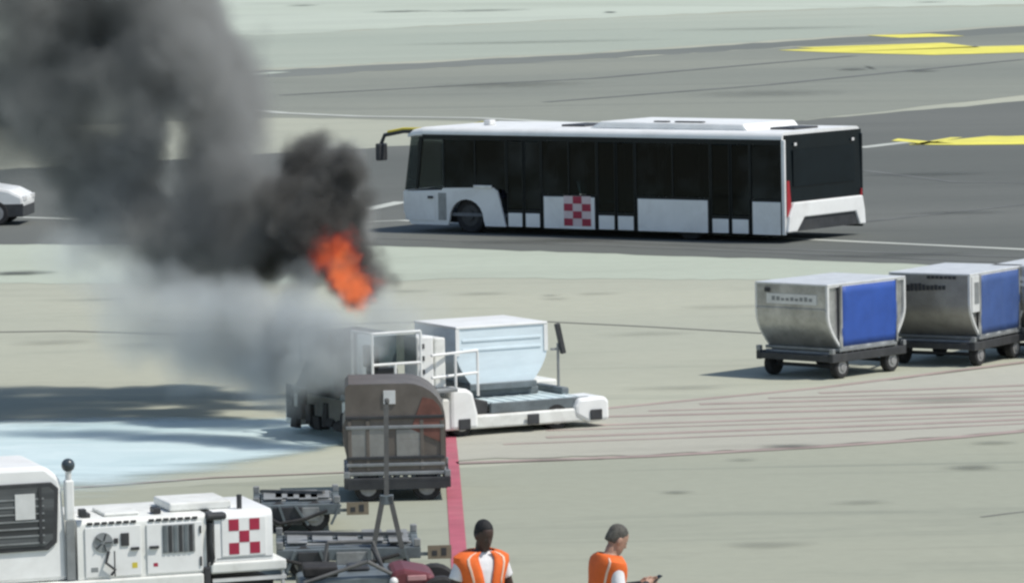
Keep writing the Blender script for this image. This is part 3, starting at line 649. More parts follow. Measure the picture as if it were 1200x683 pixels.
# ------------------------------------------------------------------ white ground power truck in the near left corner
GY = R(18); gp = G(322, 730)
gt = thing('service_truck', 'white ground power truck with louvre grille and red checkered emblem', 'truck', gp, GY)
GD = 1.35
def gbx(name, m, x0, x1, y0, y1, z0, z1, parent=None, bevel=0): return bx(name, m, parent or gt, x0, x1, y0, y1, z0, z1, bevel)
MB().prism(rounded_profile(GD/2, .62, 1.27, .07, 3), 'x', -2.20, -.755).xform(Matrix.Translation((0, GD/2, 0))).build('body', WHITE2, gt)
MB().prism(rounded_profile(GD/2, .725, 1.275, .09, 3), 'x', -.66, 0).xform(Matrix.Translation((0, GD/2, 0))).build('rear_body', WHITE, gt)
gbx('body_gap', DARK, -.752, -.663, .06, GD-.06, .62, 1.16)
gbx('rear_ledge', WHITE2, -.72, .14, -.05, GD+.05, .60, .72, None, .02)
gbx('side_sill', WHITE2, -5.0, -.80, -.05, GD+.05, .48, .615, None, .02)
gbx('chassis', DARK, -5.0, .05, .2, GD-.2, .28, .475)
gbx('step_box', DARK, -.795, -.725, -.045, .2, .40, .68, None, .01)
gbx('tow_rail', EDGE, -.70, .14, -.03, .03, .50, .54); gbx('rail_post', EDGE, .09, .12, -.025, .025, .30, .598)
for x0, x1, fan in ((-2.12, -1.49, True), (-1.43, -.80, False)):
    d = gbx('panel_door', WHITE, x0, x1, -.016, -.001, .64, 1.19, None, .008)
    gbx('handle', DARK, *((x1-.12, x1-.03) if fan else (x0+.03, x0+.13)), -.045, -.017, .92, .95, d)
    for q in range(7): gbx('hinge_strip', DARK, x0+.03+q*(x1-x0-.06)/7, x0+.03+q*(x1-x0-.06)/7+.06, -.012, -.001, 1.215, 1.245, d)
    if fan:
        MB().tube([(-1.92, -.03, 1.02), (-1.92, -.017, 1.02)], .11, 18).build('fan_guard', STEEL, d)
        for q in range(5):
            a = q*2*math.pi/5; MB().bar((-1.92+.02*math.cos(a), -.034, 1.02+.02*math.sin(a)), (-1.92+.10*math.cos(a), -.034, 1.02+.10*math.sin(a)), .03, .008).build('fan_blade', DARK, d)
        gbx('vent', DARK, -1.72, -1.63, -.03, -.017, .97, 1.11, d); gbx('gauge', DARK, -1.80, -1.75, -.03, -.017, 1.0, 1.06, d, .01)
        gbx('door_seam', DARK, -1.80, -1.787, -.019, -.0165, .64, .92, d)
    else:
        g_ = gbx('grille', STEEL, -1.25, -.89, -.026, -.017, .86, 1.17, d)
        for q in range(6): gbx('louvre', DARK if q % 2 else GREYBLUE, -1.24+q*.058, -1.24+q*.058+.034, -.036, -.0265, .87, 1.16, g_)
        gbx('hinge', DARK, -.835, -.815, -.03, -.017, .70, .80, d); gbx('hinge', DARK, -.835, -.815, -.03, -.017, 1.06, 1.14, d)
ef = gbx('emblem_field', WHITE, -.58, -.08, -.012, -.001, .78, 1.20, None, .004)
for i, j in ((0, 0), (2, 0), (1, 1), (0, 2), (2, 2)):
    gbx('emblem_square', RED, -.50+i*.118, -.50+(i+1)*.118-.004, -.016, -.0125, .80+j*.13, .80+(j+1)*.13-.004, ef)
gbx('trim_line', STEEL, -.64, -.01, -.006, -.001, .752, .762)
gbx('roof_box', WHITE2, -1.10, -.40, .25, 1.0, 1.277, 1.37, None, .02); gbx('roof_vent', DARK, -1.3, -1.22, .15, .35, 1.272, 1.34, None, .01)
gbx('roof_vent', DARK, -2.1, -2.0, .2, .4, 1.272, 1.32, None, .01); gbx('roof_vent', WHITE2, -1.85, -1.45, .2, .8, 1.272, 1.31, None, .02)
MB().tube([(-.32, .2, 1.26), (-.32, .2, 1.43)], .03, 10).build('exhaust_stub', DARK, gt)
gbx('cable_loop', DARK, -.76, -.52, -.03, .2, 1.19, 1.27, None, .03)
# cab
MB().prism([(-5.2, .62), (-2.30, .62), (-2.30, 1.0), (-2.36, 1.74), (-2.52, 1.88), (-5.2, 1.90)], 'y', .04, GD-.04).build('cab', WHITE, gt, .05)
cw = MB().prism([(-5.0, .95), (-2.52, .97), (-2.42, 1.05), (-2.39, 1.64), (-2.47, 1.71), (-5.0, 1.71)], 'y', .01, .039).build('window_frame', DARK, gt, .01)
MB().prism([(-4.95, 1.0), (-2.56, 1.02), (-2.47, 1.09), (-2.44, 1.61), (-2.50, 1.665), (-4.95, 1.665)], 'y', .0, .009).build('window_pane', mat('cab_side_glass', (.05, .055, .06), .12, 0, .5, 2.2, .8, (.25, .27, .27), stretch=(.12, 1, 3.2)), cw)  # pale streaks in the pane colour paint reflections
for q in range(7): gbx('reflection_line', STEEL, -4.9, -2.56, -.008, -.001, 1.05+q*.08, 1.068+q*.08, cw)  # thin strips paint reflection lines across the cab window
gbx('window_divider', DARK, -2.62, -2.585, -.012, -.001, 1.05, 1.66, cw); gbx('cab_placard', EDGE, -2.88, -2.66, -.014, -.009, 1.32, 1.6, cw)
gbx('cab_post_cover', STEEL, -2.32, -2.23, -.01, .035, .63, 1.27); gbx('cab_post', WHITE, -2.32, -2.22, .0, .10, 1.275, 1.72, None, .02)
bcn = MB().tube([(-2.27, .05, 1.72), (-2.27, .05, 1.84)], .035, 10).build('beacon_post', EDGE, gt); MB().ball((-2.27, .05, 1.88), .075, 14, 10).build('beacon', AMBER, bcn)
gbx('mirror', DARK, -2.18, -2.10, -.05, .05, 1.32, 1.40, None, .01)
MB().tube([(-1.86, -.03, .92), (-1.90, -.06, .80), (-1.80, -.06, .72), (-1.84, -.04, .66)], .016, 8).build('hose', DARK, gt)
MB().tube([(-.70, -.03, 1.16), (-.715, -.05, .95), (-.69, -.05, .78), (-.71, -.03, .70)], .020, 8).build('cable', DARK, gt)
gbx('warning_sticker', YELM, -1.60, -1.54, -.0175, -.0165, .72, .78); gbx('warning_sticker', RED, -1.36, -1.31, -.0175, -.0165, .72, .76); gbx('warning_sticker', STEEL, -2.06, -1.98, -.0175, -.0165, .70, .75)
for x in (-.9, -4.0):
    for y, sd_ in ((.15, -1), (GD-.15, 1)): wheel(gt, (x, y, .26), .26, .22, side=sd_)

# ------------------------------------------------------------------ empty dollies and tow tractor in front
da = thing('container_dolly', 'empty grey dolly behind the white truck, farthest of the empty ones', 'dolly', G(348, 616), R(3), 'empty dollies beside the truck')
make_dolly(da, L=1.1, W=1.3, H=.30, frame=GREYBLUE, deck=DECKM, rails=True)
db = thing('container_dolly', 'empty grey dolly with raised tow bar in front of the brown container', 'dolly', G(408, 668), R(3), 'empty dollies beside the truck')
make_dolly(db, L=1.7, W=1.4, H=.30, frame=GREYBLUE, deck=DECKM, rails=True)
# its tow bar is parked upright: a forked base and one long bar
tb = MB(); x_ = .46; tb.bar((x_-.17, -.67, .34), (x_-.04, -.67, .96), .06).bar((x_+.17, -.67, .34), (x_+.04, -.67, .96), .06).bar((x_, -.67, .93), (x_+.02, -.67, 2.05), .055)
tb.build('tow_bar', TOWM, db); bx('tow_bar_plate', GREYBLUE, db, x_-.08, x_+.08, -.70, -.64, .86, .98, .01); bx('tow_eye', TOWM, db, x_-.0, x_+.06, -.70, -.64, 2.05, 2.12, .02)
tt = thing('tow_tractor', 'low grey tow tractor with a dark red hood and black tyres', 'tractor', G(440, 726), R(5))
MB().prism([(-.85, .20), (.50, .20), (.50, .52), (.36, .56), (-.55, .55), (-.85, .48)], 'y', -.45, .55).build('body', GREYBLUE, tt, .03)
MB().prism([(.14, .40), (.64, .36), (.68, .46), (.60, .57), (.30, .63), (.16, .60)], 'y', -.52, .28).build('hood', REDM, tt, .05)
bx('hood_lid', mat('worn_pale_red', (.52, .28, .28), .5, 0, .2, 6, .4, (.2, .06, .06)), tt, .33, .54, -.535, -.40, .50, .56, .01)  # lid in a paler, worn red than the hood
for x, y, sd_, r_ in ((-.62, -.5, -1, .24), (-.62, .62, 1, .24)): wheel(tt, (x, y, r_), r_, .18, side=sd_)
for y, sd_ in ((-.50, -1), (.50, 1)): wheel(tt, (.70, y, .27), .27, .2, side=sd_)
for y in (-.545, .0): MB().ball((.18, y, .50), .05, 12, 8).build('headlamp', LAMPW, tt)
bx('seat', DARK, tt, -.30, -.05, -.05, .3, .552, .61, .03); bx('tool_box', SOOT, tt, -.80, -.42, -.40, .1, .552, .66, .02)
for k_, (p_, q_) in enumerate((((-.8, -.44, .50), (-.1, -.47, .72)), ((-.1, -.47, .72), (.2, -.44, .55)), ((-.55, .3, .56), (-.5, .3, .84)), ((-.5, .3, .84), (.0, .3, .84)), ((.0, .3, .84), (.1, .3, .56)))):
    MB().tube([p_, q_], .022, 8).build('guard_rail', TOWM, tt)
MB().tube([(.10, .05, .56), (-.02, .05, .80)], .02, 8).build('steering_column', DARK, tt)
bx('front_bumper', EDGE, tt, .3, .9, -.62, -.57, .20, .26, .01)

# ------------------------------------------------------------------ white car passing at the far left
cyaw = R(-4); cc = G(-42, 263)
car = thing('white_car', 'white car nosing into view at the left edge behind the smoke', 'car', cc, cyaw)
prof = [(-3.2, .34), (1.55, .34), (1.72, .5), (1.70, .74), (1.35, .92), (.45, 1.08), (-.15, 1.62), (-2.6, 1.66), (-3.15, 1.1), (-3.25, .7)]
MB().prism(prof, 'y', -.85, .85).build('body', WHITE, car, .08)
bx('lower_trim', DARK, car, -3.22, 1.70, -.858, .858, .22, .56, .02)
for y in (-.86, .852): MB().prism([(.18, 1.1), (-.25, 1.5), (-2.4, 1.54), (-2.6, 1.1)], 'y', y, y+.008).build('side_window', GLASS, car)
MB().prism([(.45, 1.10), (-.1, 1.585), (-.085, 1.60), (.47, 1.11)], 'y', -.72, .72).build('windscreen', GLASS, car)
for y in (-.6, .6): bx('headlight', LAMPW, car, 1.66, 1.73, y-.2, y+.2, .62, .75, .02)
for x in (1.0, -2.3):
    for y, sd_ in ((-.76, -1), (.76, 1)): wheel(car, (x, y, .32), .32, .22, side=sd_)

# ------------------------------------------------------------------ people
def ell(cx, cy, z, a, b, n=20, p=2.4, a0=0, a1=2*math.pi, closed=True):
    out = []
    for i in range(n if closed else n+1):
        t = a0 + (a1-a0)*i/n; c, s_ = math.cos(t), math.sin(t)
        out.append(Vector((cx + a*math.copysign(abs(c)**(2/p), c), cy + b*math.copysign(abs(s_)**(2/p), s_), z)))
    return out
# torso rings: z, half width, half depth, y offset (the person faces +y)
TORSO = [(.84, .165, .115, 0), (.92, .172, .122, 0), (1.0, .160, .112, .005), (1.10, .155, .108, .01), (1.22, .172, .118, .005), (1.34, .188, .118, -.005), (1.42, .182, .10, -.012), (1.47, .13, .08, -.018), (1.505, .072, .062, -.015)]
def person(label, loc, yaw, scale, pose, skin, hair, glove=None):
    root_mb = MB()
    lean = Matrix.Translation((0, 0, .95)) @ Matrix.Rotation(-pose['lean'], 4, 'X') @ Matrix.Translation((0, 0, -.95))
    root_mb.loft([ell(0, y, z, a, b) for z, a, b, y in TORSO])
    # neck and head, tilted about the neck
    n0 = len(root_mb.v)
    root_mb.limb([(0, -.015, 1.44), (0, .0, 1.56)], [.062, .056])
    h0 = len(root_mb.v)
    HEAD = [(1.525, .030, .035, .055), (1.545, .048, .060, .035), (1.575, .060, .078, .020), (1.62, .069, .090, .008), (1.66, .074, .097, .0), (1.70, .074, .097, -.004), (1.735, .066, .086, -.006), (1.762, .044, .058, -.006), (1.774, .012, .016, -.006)]
    root_mb.loft([ell(0, y, z, a, b, 18, 2.1) for z, a, b, y in HEAD])
    root_mb.loft([ell(0, .088, 1.665, .010, .012, 8), ell(0, .098, 1.64, .013, .016, 8), ell(0, .103, 1.622, .017, .018, 8), ell(0, .092, 1.612, .012, .012, 8)])    # nose
    root_mb.ball((0, .088, 1.585), (.026, .012, .008), 10, 6); root_mb.ball((0, .084, 1.573), (.024, .012, .008), 10, 6)                                       # lips
    root_mb.ball((0, .078, 1.682), (.05, .014, .010), 10, 6)                                                                                                      # brow
    for s_ in (-1, 1): root_mb.ball((s_*.078, -.005, 1.64), (.010, .022, .034), 8, 6)                                                                             # ears
    ht = Matrix.Translation((0, 0, 1.54)) @ Matrix.Rotation(pose.get('turn', 0), 4, 'Z') @ Matrix.Rotation(-pose['nod'], 4, 'X') @ Matrix.Translation((0, 0, -1.54))
    root_mb.xform(ht, h0)
    # arms
    arms = []
    for s_ in (-1, 1):
        sh = Vector((s_*.192, -.012, 1.405)); el, wr = pose['arm'][s_]; el = Vector(el); wr = Vector(wr)
        root_mb.limb([sh, sh.lerp(el, .5), el], [.058, .05, .043]); root_mb.limb([el, el.lerp(wr, .4), wr], [.043, .041, .028])
        arms.append((s_, sh, el, wr))
        d = (wr-el).normalized(); side = Vector(pose.get('palm', {}).get(s_, (0, 1, 0))); side = (side - d*side.dot(d)).normalized(); nrm = d.cross(side)*s_
        root_mb.limb([wr, wr+d*.045, wr+d*.085], [.026, .031, .030])
        for q, ln in enumerate((.070, .080, .074, .058)):
            b0 = wr + d*.088 + side*(.030-.020*q)
            root_mb.limb([b0, b0+d*ln*.5+nrm*.010, b0+d*ln*.85+nrm*.034], [.0095, .009, .0075], 8)
        b0 = wr + d*.035 + side*.030
        root_mb.limb([b0, b0+d*.035+side*.020, b0+d*.066+side*.018+nrm*.012], [.012, .0105, .0085], 8)
    root_mb.xform(lean)
    for s_ in (-1, 1):
        kx = s_*.10
        root_mb.limb([(s_*.088, 0, .90), (s_*.095, .012, .70), (kx, .015, .50), (kx, -.012, .32), (kx, -.01, .09)], [.092, .082, .056, .052, .036])
        root_mb.limb([(kx, -.02, .05), (kx+s_*.01, .08, .04), (kx+s_*.015, .15, .032)], [.042, .040, .032])
    o = root_mb.build('person', skin); o.location = loc; o.rotation_euler = (0, 0, yaw); o.scale = (scale,)*3
    tag(o, label, 'person')
    rm = o.modifiers.new('remesh', 'REMESH'); rm.mode = 'VOXEL'; rm.voxel_size = .0075; rm.use_smooth_shade = True
    sm = o.modifiers.new('smooth', 'SMOOTH'); sm.iterations = 3; sm.factor = .5
    def cloth(mb, name, m, vox=.011, it=4):
        c = mb.build(name, m, o); r_ = c.modifiers.new('remesh', 'REMESH'); r_.mode = 'VOXEL'; r_.voxel_size = vox; r_.use_smooth_shade = True
        s2 = c.modifiers.new('smooth', 'SMOOTH'); s2.iterations = it; s2.factor = .5
        return c
    # hair: cap over the skull, open over the face
    hb = MB(); hs = len(hb.v)
    hb.loft([ell(0, y-.014, z, a, b, 18, 2.1) for z, a, b, y in ((1.60, .060, .070, -.028), (1.64, .074, .082, -.020), (1.68, .080, .092, -.010), (1.72, .079, .098, -.004), (1.755, .064, .084, -.004), (1.78, .040, .055, -.004), (1.793, .012, .016, -.004))])
    if pose.get('fringe'): hb.limb([(-.03, .075, 1.735), (.03, .075, 1.735)], [.03, .03])
    hb.xform(lean @ ht); cloth(hb, 'hair', hair, .009, 2)
    em_ = MB()
    for s_ in (-1, 1): em_.ball((s_*.030, .084, 1.655), (.012, .008, .007), 8, 6)
    em_.xform(lean @ ht); em_.build('eyes', EYEM, o)
    # shirt: torso and short sleeves
    sb = MB(); sb.loft([ell(0, y, z, a+.014, b+.014) for z, a, b, y in TORSO[1:-1]]+[ell(0, -.016, 1.497, .083, .075)])
    for s_, sh, el, wr in arms:
        e2 = sh.lerp(el, pose.get('sleeve', .72)); sb.limb([sh, sh.lerp(e2, .5)], [.066, .066]); sb.tube([sh, e2], [.066, .068], 14)
    sb.xform(lean); cloth(sb, 'shirt', SHIRT)
    if glove:
        gb = MB()
        for s_, sh, el, wr in arms:
            d = (wr-el).normalized(); gb.limb([el.lerp(wr, .1), el.lerp(wr, .4), wr+d*.03], [.047, .045, .033])
        gb.xform(lean); cloth(gb, 'arm_cover', glove, .008)
    # trousers and shoes
    tb_ = MB(); tb_.loft([ell(0, 0, z, a, b) for z, a, b in ((.80, .175, .125), (.88, .185, .135), (.96, .180, .130))])
    for s_ in (-1, 1): tb_.limb([(s_*.088, 0, .88), (s_*.096, .012, .68), (s_*.10, .015, .48), (s_*.10, -.008, .30), (s_*.10, -.008, .08)], [.103, .098, .078, .075, .066])
    cloth(tb_, 'trousers', NAVY, .014)
    fb = MB()
    for s_ in (-1, 1): fb.limb([(s_*.10, -.03, .055), (s_*.11, .08, .045), (s_*.115, .16, .038)], [.052, .048, .040])
    cloth(fb, 'shoes', SHOE, .011)
    # vest: an open shell round the torso, gap at the chest
    gap = pose.get('gap', .3); a0 = math.pi/2 + gap; a1 = math.pi/2 + 2*math.pi - gap
    def shell(name, m, zs, off, g0=a0, g1=a1, thick=.008, nn=30, vee=0.0):
        rings = []
        for z, a, b, y in zs: rings.append(ell(0, y, z, a+off, b+off, nn, 2.5, g0+vee*max(0, z-1.15), g1-vee*max(0, z-1.15), False))
        k = nn+1; sm_ = MB(); vs = [p for r_ in rings for p in r_]
        sm_.add(vs, [(j*k+i, j*k+i+1, (j+1)*k+i+1, (j+1)*k+i) for j in range(len(rings)-1) for i in range(nn)])
        sm_.xform(lean); c = sm_.build(name, m, o); so_ = c.modifiers.new('solid', 'SOLIDIFY'); so_.thickness = thick; so_.offset = 1
        return c
    VZ = [(.86, .180, .130, 0), (.95, .180, .130, 0), (1.05, .170, .122, .005), (1.15, .172, .122, .008), (1.25, .183, .126, .004), (1.34, .216, .126, -.004), (1.40, .240, .114, -.010), (1.445, .238, .098, -.014), (1.475, .185, .088, -.016), (1.50, .105, .080, -.014)]
    v = shell('vest', ORANGE, VZ, .018, vee=.5)
    def at(z):
        for (z0, a, b, y), (z1, a2, b2, y2) in zip(VZ, VZ[1:]):
            if z0 <= z <= z1:
                t = (z-z0)/(z1-z0); return (z, a+(a2-a)*t, b+(b2-b)*t, y+(y2-y)*t)
    for z in (.98, 1.12):
        shell('reflective_stripe', REFL, [at(z), at(z+.05)], .0285, thick=.002)
    for c_, wd in pose.get('braces', ()):
        shell('shoulder_stripe', REFO, [at(z) for z in (1.17, 1.25, 1.34, 1.40, 1.445, 1.475, 1.499)], .0285, c_-wd, c_+wd, .002, 4)
    return o, lean
P1, l1 = person('person in an open orange vest over a white shirt, facing the camera', G(567, 836), R(204), 1.075,
    {'lean': R(3), 'nod': R(20), 'turn': R(8), 'gap': .08, 'arm': {-1: ((-.285, -.02, 1.14), (-.30, .12, .93)), 1: ((.285, -.02, 1.14), (.31, .10, .93))},
     'palm': {-1: (.3, 1, 0), 1: (-.3, 1, 0)}, 'sleeve': .62, 'braces': ((math.pi/2-.62, .06), (math.pi/2+.62, .06))}, SKIN_D, HAIR)
P2, l2 = person('person with short grey hair in an orange vest looking down at a phone', G(707, 840), R(-68), 1.06,
    {'lean': R(11), 'nod': R(20), 'gap': .25, 'arm': {-1: ((-.24, .06, 1.14), (-.03, .33, 1.26)), 1: ((.25, .05, 1.12), (.09, .34, 1.27))},
     'palm': {-1: (.2, 0, 1), 1: (-.2, 0, 1)}, 'sleeve': .95, 'braces': ((-math.pi/2-.95, .07), (-math.pi/2+.95, .07))}, SKIN_M, HAIR2, GLOVE)
ph = thing('mobile_phone', 'dark mobile phone held by the person with short grey hair', 'phone', P2.location, R(-68))
pm = Matrix.Scale(1.06, 4) @ l2
c0 = pm @ Vector((.03, .46, 1.325))
rotx = Matrix.Rotation(R(32), 4, 'X')
def phone_box(name, m, hx, hy, hz, off):
    b_ = MB().box(-hx, hx, -hy, hy, -hz, hz); b_.xform(Matrix.Translation(c0) @ rotx @ Matrix.Translation((0, 0, off))); return b_.build(name, m, ph, .004)
phone_box('case', DARK, .04, .08, .005, 0); phone_box('screen', BLACKP, .036, .074, .0008, .0062)

# ------------------------------------------------------------------ foam lying on the apron
def foam_mat():
    m = bpy.data.materials.new('foam_film'); m.use_nodes = True; nt = m.node_tree; n = nt.nodes; l = nt.links
    p = n['Principled BSDF']; p.inputs['Roughness'].default_value = .55
    g = n.new('ShaderNodeNewGeometry'); mp = n.new('ShaderNodeMapping'); mp.inputs['Scale'].default_value = (.22, .5, 1); l.new(g.outputs['Position'], mp.inputs[0])
    z = n.new('ShaderNodeTexNoise'); z.inputs['Scale'].default_value = 1.5; z.inputs['Detail'].default_value = 9; z.inputs['Roughness'].default_value = .68; z.inputs['Distortion'].default_value = .8; l.new(mp.outputs[0], z.inputs['Vector'])
    at_ = n.new('ShaderNodeAttribute'); at_.attribute_name = 'cover'
    ad = n.new('ShaderNodeMath'); ad.operation = 'ADD'; l.new(z.outputs['Fac'], ad.inputs[0]); l.new(at_.outputs['Fac'], ad.inputs[1])
    r = n.new('ShaderNodeMapRange'); r.interpolation_type = 'SMOOTHSTEP'; r.inputs[1].default_value = .52; r.inputs[2].default_value = 1.2; r.inputs[4].default_value = .97; l.new(ad.outputs[0], r.inputs[0])
    l.new(r.outputs[0], p.inputs['Alpha'])
    c = n.new('ShaderNodeValToRGB'); c.color_ramp.elements[0].position = .3; c.color_ramp.elements[0].color = (.46, .60, .62, 1); c.color_ramp.elements[1].position = .7; c.color_ramp.elements[1].color = (.64, .76, .77, 1)
    l.new(z.outputs['Fac'], c.inputs[0]); l.new(c.outputs[0], p.inputs['Base Color'])
    return m
nx, ny = 60, 16
top = [(-260, 496), (0, 492), (200, 487), (330, 488), (440, 492)]; bot = [(-260, 600), (0, 594), (130, 586), (260, 562), (440, 520)]
def lerp_px(line_, x):
    for (x0, y0), (x1, y1) in zip(line_, line_[1:]):
        if x0 <= x <= x1: return y0+(y1-y0)*(x-x0)/(x1-x0)
vs, cov = [], []
for j in range(ny+1):
    for i in range(nx+1):
        x = -260+700*i/nx; t = j/ny; p = G(x, lerp_px(bot, x)*(1-t)+lerp_px(top, x)*t)
        vs.append((p.x, p.y, .02)); cov.append(.92*(lambda q: q*q*(3-2*q))(min(1, t/.5))*min(1, (1-t)/.14)*min(1, (nx-i)/2.5)*min(1, i/5) - .0)
fm = bpy.data.meshes.new('foam_sheet'); fm.from_pydata(vs, [], [(j*(nx+1)+i, j*(nx+1)+i+1, (j+1)*(nx+1)+i+1, (j+1)*(nx+1)+i) for j in range(ny) for i in range(nx)])
fa = fm.attributes.new('cover', 'FLOAT', 'POINT'); fa.data.foreach_set('value', cov); fm.materials.append(foam_mat())
fo = bpy.data.objects.new('foam_sheet', fm); COL.objects.link(fo); tag(fo, 'pale blue extinguishing foam spread over the apron', kind='stuff')

# ------------------------------------------------------------------ smoke, extinguishing powder and flame
def volume_mat(name, col, dens, emit=None, strength=0, aniso=0.0):
    m = bpy.data.materials.new(name); m.use_nodes = True; nt = m.node_tree; n = nt.nodes; l = nt.links; n.remove(n['Principled BSDF'])
    v = n.new('ShaderNodeVolumePrincipled'); v.inputs['Color'].default_value = (*col, 1); v.inputs['Density'].default_value = dens; v.inputs['Anisotropy'].default_value = aniso
    if emit:
        a = n.new('ShaderNodeAttribute'); a.attribute_name = 'density'; mu = n.new('ShaderNodeMath'); mu.operation = 'MULTIPLY'; mu.inputs[1].default_value = strength
        l.new(a.outputs['Fac'], mu.inputs[0]); l.new(mu.outputs[0], v.inputs['Emission Strength'])
        cr = n.new('ShaderNodeValToRGB'); cr.color_ramp.elements[0].position = .15; cr.color_ramp.elements[0].color = (.75, .03, .012, 1); cr.color_ramp.elements[1].position = 1.0; cr.color_ramp.elements[1].color = (*emit, 1)
        l.new(a.outputs['Fac'], cr.inputs[0]); l.new(cr.outputs[0], v.inputs['Emission Color'])
    l.new(v.outputs[0], n['Material Output'].inputs['Volume'])
    return m
def cloud(name, puffs, m, voxel, nscale, warp, erode, seed, label, cat=None, kind=None):
    """puffs: (centre, radius, amount) in metres; the grid is filled from them with warped noise"""
    org = sum((p[0] for p in puffs), Vector())/len(puffs); org = Vector((org.x, org.y, 0))
    lo = Vector([min(p[0][k]-p[1]*1.25 for p in puffs) for k in range(3)]); hi = Vector([max(p[0][k]+p[1]*1.25 for p in puffs) for k in range(3)])
    lo.z = max(lo.z, .03); lo -= org; hi -= org
    ng = bpy.data.node_groups.new(name, 'GeometryNodeTree'); ng.interface.new_socket('Geometry', in_out='OUTPUT', socket_type='NodeSocketGeometry')
    ng.interface.new_socket('Geometry', in_out='INPUT', socket_type='NodeSocketGeometry')
    n = ng.nodes; l = ng.links
    pos = n.new('GeometryNodeInputPosition')
    def noise(scale, off, detail, rough=.55, color=False):
        o = n.new('ShaderNodeVectorMath'); o.operation = 'ADD'; o.inputs[1].default_value = off; l.new(pos.outputs[0], o.inputs[0])
        z = n.new('ShaderNodeTexNoise'); z.inputs['Scale'].default_value = scale; z.inputs['Detail'].default_value = detail; z.inputs['Roughness'].default_value = rough
        l.new(o.outputs[0], z.inputs['Vector']); return z.outputs['Color' if color else 'Fac']
    def vm(op, a, b=None, sc=None):
        x = n.new('ShaderNodeVectorMath'); x.operation = op
        for s_, v_ in ((0, a), (1, b)):
            if v_ is None: continue
            if isinstance(v_, (tuple, Vector)): x.inputs[s_].default_value = tuple(v_)
            else: l.new(v_, x.inputs[s_])
        if sc is not None: x.inputs['Scale'].default_value = sc
        return x.outputs['Value'] if op in ('DISTANCE', 'LENGTH') else x.outputs[0]
    def mth(op, a, b=None):
        x = n.new('ShaderNodeMath'); x.operation = op
        for s_, v_ in ((0, a), (1, b)):
            if v_ is None: continue
            if isinstance(v_, (int, float)): x.inputs[s_].default_value = v_
            else: l.new(v_, x.inputs[s_])
        return x.outputs[0]
    w = vm('SCALE', vm('SUBTRACT', noise(nscale, (seed, 3.1, 7.7), 3, .6, True), (.5, .5, .5)), sc=warp)
    w2 = vm('SCALE', vm('SUBTRACT', noise(nscale*2.7, (2.2, seed, 1.7), 3, .6, True), (.5, .5, .5)), sc=warp*.6)
    p = vm('ADD', vm('ADD', pos.outputs[0], w), w2)
    tot = None
    for c, r, a in puffs:
        d = vm('DISTANCE', p, Vector(c)-org)
        mr = n.new('ShaderNodeMapRange'); mr.interpolation_type = 'SMOOTHSTEP'; mr.inputs[1].default_value = r; mr.inputs[2].default_value = r*.25; mr.inputs[3].default_value = 0; mr.inputs[4].default_value = a
        l.new(d, mr.inputs[0]); tot = mr.outputs[0] if tot is None else mth('ADD', tot, mr.outputs[0])
    e = mth('MULTIPLY', noise(nscale*1.6, (seed*2, 9.3, 4.4), 5, .6), erode)
    den = mth('MAXIMUM', mth('SUBTRACT', mth('MINIMUM', tot, 1.6), e), 0)
    vc = n.new('GeometryNodeVolumeCube'); l.new(den, vc.inputs['Density'])
    vc.inputs['Min'].default_value = lo; vc.inputs['Max'].default_value = hi
    for k, ax in enumerate('XYZ'): vc.inputs['Resolution '+ax].default_value = max(8, int((hi[k]-lo[k])/voxel))
    sm = n.new('GeometryNodeSetMaterial'); sm.inputs['Material'].default_value = m; l.new(vc.outputs[0], sm.inputs[0])
    out = n.new('NodeGroupOutput'); l.new(sm.outputs[0], out.inputs[0])
    v = bpy.data.volumes.new(name); v.materials.append(m); o = bpy.data.objects.new(name, v); COL.objects.link(o); o.location = org
    md = o.modifiers.new('cloud', 'NODES'); md.node_group = ng
    tag(o, label, cat, kind=kind)
    return o
D0 = (lc @ Vector((-3.7, 1.2, 0))).y
PX = D0/F
def puffs(lst):
    out = []
    for t in lst:
        px, py, r, a = t[:4]; dy = t[4] if len(t) > 4 else 0
        out.append((AT(px, py, D0+dy), r*PX, a))
    return out
SMOKE = volume_mat('black_smoke', (.46, .47, .46), 4.8)
P = [(424, 352, 32, .7, 1.6), (410, 318, 48, 1, 1.8), (434, 322, 32, .7, 1.2), (398, 275, 60, 1.1, 1.6), (382, 235, 64, 1.2, 1.8), (396, 205, 48, 1.1, 1.6), (372, 200, 54, 1.1, 2.4), (350, 230, 64, 1.1, 2.6), (330, 265, 64, 1, 3.2), (305, 290, 66, .8, 3.4), (296, 235, 54, .5, 3.4), (410, 245, 44, .8, 1.4),
     (365, 290, 54, .8, 2.4), (425, 285, 34, .55, 1.4), (400, 330, 22, .35, .3), (438, 335, 18, .4, .3), (395, 295, 26, .35, .3)]
HEAD_SMOKE = list(P); P = [(px, py, r*.9, a*.7, dy+2.2) for (px, py, r, a, dy) in P[1:13]]  # hidden copies behind the head, added to darken its ground shadow
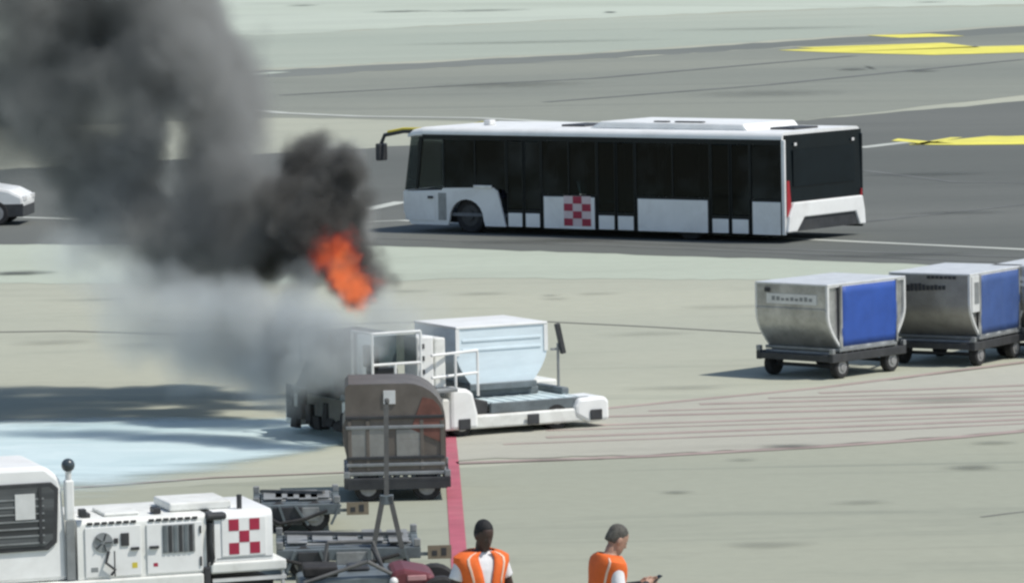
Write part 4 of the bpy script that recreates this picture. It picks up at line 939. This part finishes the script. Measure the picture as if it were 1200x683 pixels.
# the drifting mass: each cluster repeats through several metres of depth
for px, py, r, a in [(268, 250, 78, .85), (262, 185, 70, .85), (258, 115, 84, .95), (215, 50, 105, 1.0), (215, 290, 78, .7), (145, 225, 74, .62), (190, 335, 72, .32), (118, 200, 66, .44), (130, 85, 85, .62), (70, 25, 95, .72),
                     (170, -30, 120, 1.0), (275, 325, 66, .5), (20, 110, 80, .24), (105, 285, 60, .24), (-60, -40, 140, .6), (-90, 90, 130, .3), (50, -130, 140, .8), (-120, -170, 160, .6), (60, 150, 80, .28), (245, 305, 64, .55), (172, 165, 64, .42), (150, 260, 70, .4), (98, 240, 62, .28), (70, 165, 80, .22), (40, 80, 100, .26), (285, 215, 60, .5), (300, 260, 60, .6)]:
    for dy in (2.4, 3.5, 4.6, 5.7, 6.8): P.append((px + 16*math.sin(px*.7+dy*5), py + 14*math.sin(py*.9+dy*3), r*(.97+.14*math.sin(px+dy*7)), a*.50, dy))
P += [(px, py, r, a*.8, dy+q) for (px, py, r, a, dy) in HEAD_SMOKE[1:13] for q in (3.8,)]  # more unseen head copies, added for a deeper ground shadow
HEAD_SMOKE += [(350, 257, 42, .8, 1.2), (362, 235, 40, .7, 1.0), (335, 240, 44, .7, 1.6)]
P += [(172, 165, 56, .62, 2.5), (165, 172, 50, .5, 5)]
P += [(px, py, r, .22, dy) for px, py, r in ((-5, 150, 110), (100, 150, 80), (10, 90, 90), (110, 290, 70)) for dy in (4.5,)] + [(0, 190, 140, .14, 5), (120, 230, 130, .13, 5)]
P += [(300, 55, 48, .30, 3), (320, 110, 44, .22, 3), (310, 160, 40, .2, 3), (345, 330, 48, .45, 1.8)]
cloud('smoke_plume', puffs(P), SMOKE, .075, .8, 1.15, .32, 4.0, 'thick black smoke plume rising from the burning loader and drifting left', None, 'stuff')
SOOTY = volume_mat('sooty_smoke', (.20, .20, .19), 6.5)
cloud('dense_smoke', puffs(HEAD_SMOKE), SOOTY, .06, .7, 1.5, .36, 6.0, 'dense sooty black smoke billowing straight up from the fire', None, 'stuff')
POWDER = volume_mat('pale_powder', (.76, .81, .815), 2.6)
Q = [(335, 415, 76, .9, -.8), (385, 412, 58, 1, -1.7), (300, 380, 76, .8, -.3), (240, 385, 88, .60), (180, 352, 90, .48, .5), (110, 312, 80, .36, .6), (62, 290, 60, .22, 1), (422, 396, 42, .8, -1.7), (455, 378, 48, .7, -1.0), (500, 366, 48, .36, -.4),
     (350, 372, 52, .8, -1.2), (325, 465, 40, .3, -.6), (300, 430, 60, .5, -.2), (225, 425, 70, .34), (405, 445, 36, .32, -1.9), (360, 450, 40, .36, -1.8), (320, 445, 44, .3, -1), (150, 385, 75, .32, .3), (350, 330, 42, .4, -.9), (480, 400, 40, .25, -1.3), (385, 375, 46, .7, -1.6), (345, 480, 30, .25, -1.2),
     (330, 420, 70, .6, 1.2), (250, 410, 80, .5, 2.0), (300, 440, 60, .5, 2.5)]  # deeper puffs added to darken the cloud's cast shadow
cloud('powder_cloud', puffs(Q), POWDER, .07, .8, .9, .36, 9.0, 'pale grey extinguishing powder drifting low around the burning cab', None, 'stuff')
FLAME = volume_mat('flame', (.22, .08, .05), 1.6, (1.0, .235, .075), 2.0)
cloud('flame', puffs([(415, 340, 32, 1.3, .9), (406, 318, 32, .9, .9), (422, 350, 24, 1.1, .9), (394, 300, 42, .52, 1.0), (444, 332, 30, .5, 1), (378, 300, 40, .42, 1), (404, 278, 44, .43, 1), (390, 332, 26, .4, .9)]),  # weaker outer puffs paint the flame's glow on the smoke
      FLAME, .03, 3.4, .55, .85, 2.0, 'orange red flame with painted glow leaping out of the smoke above the burning cab', 'fire')
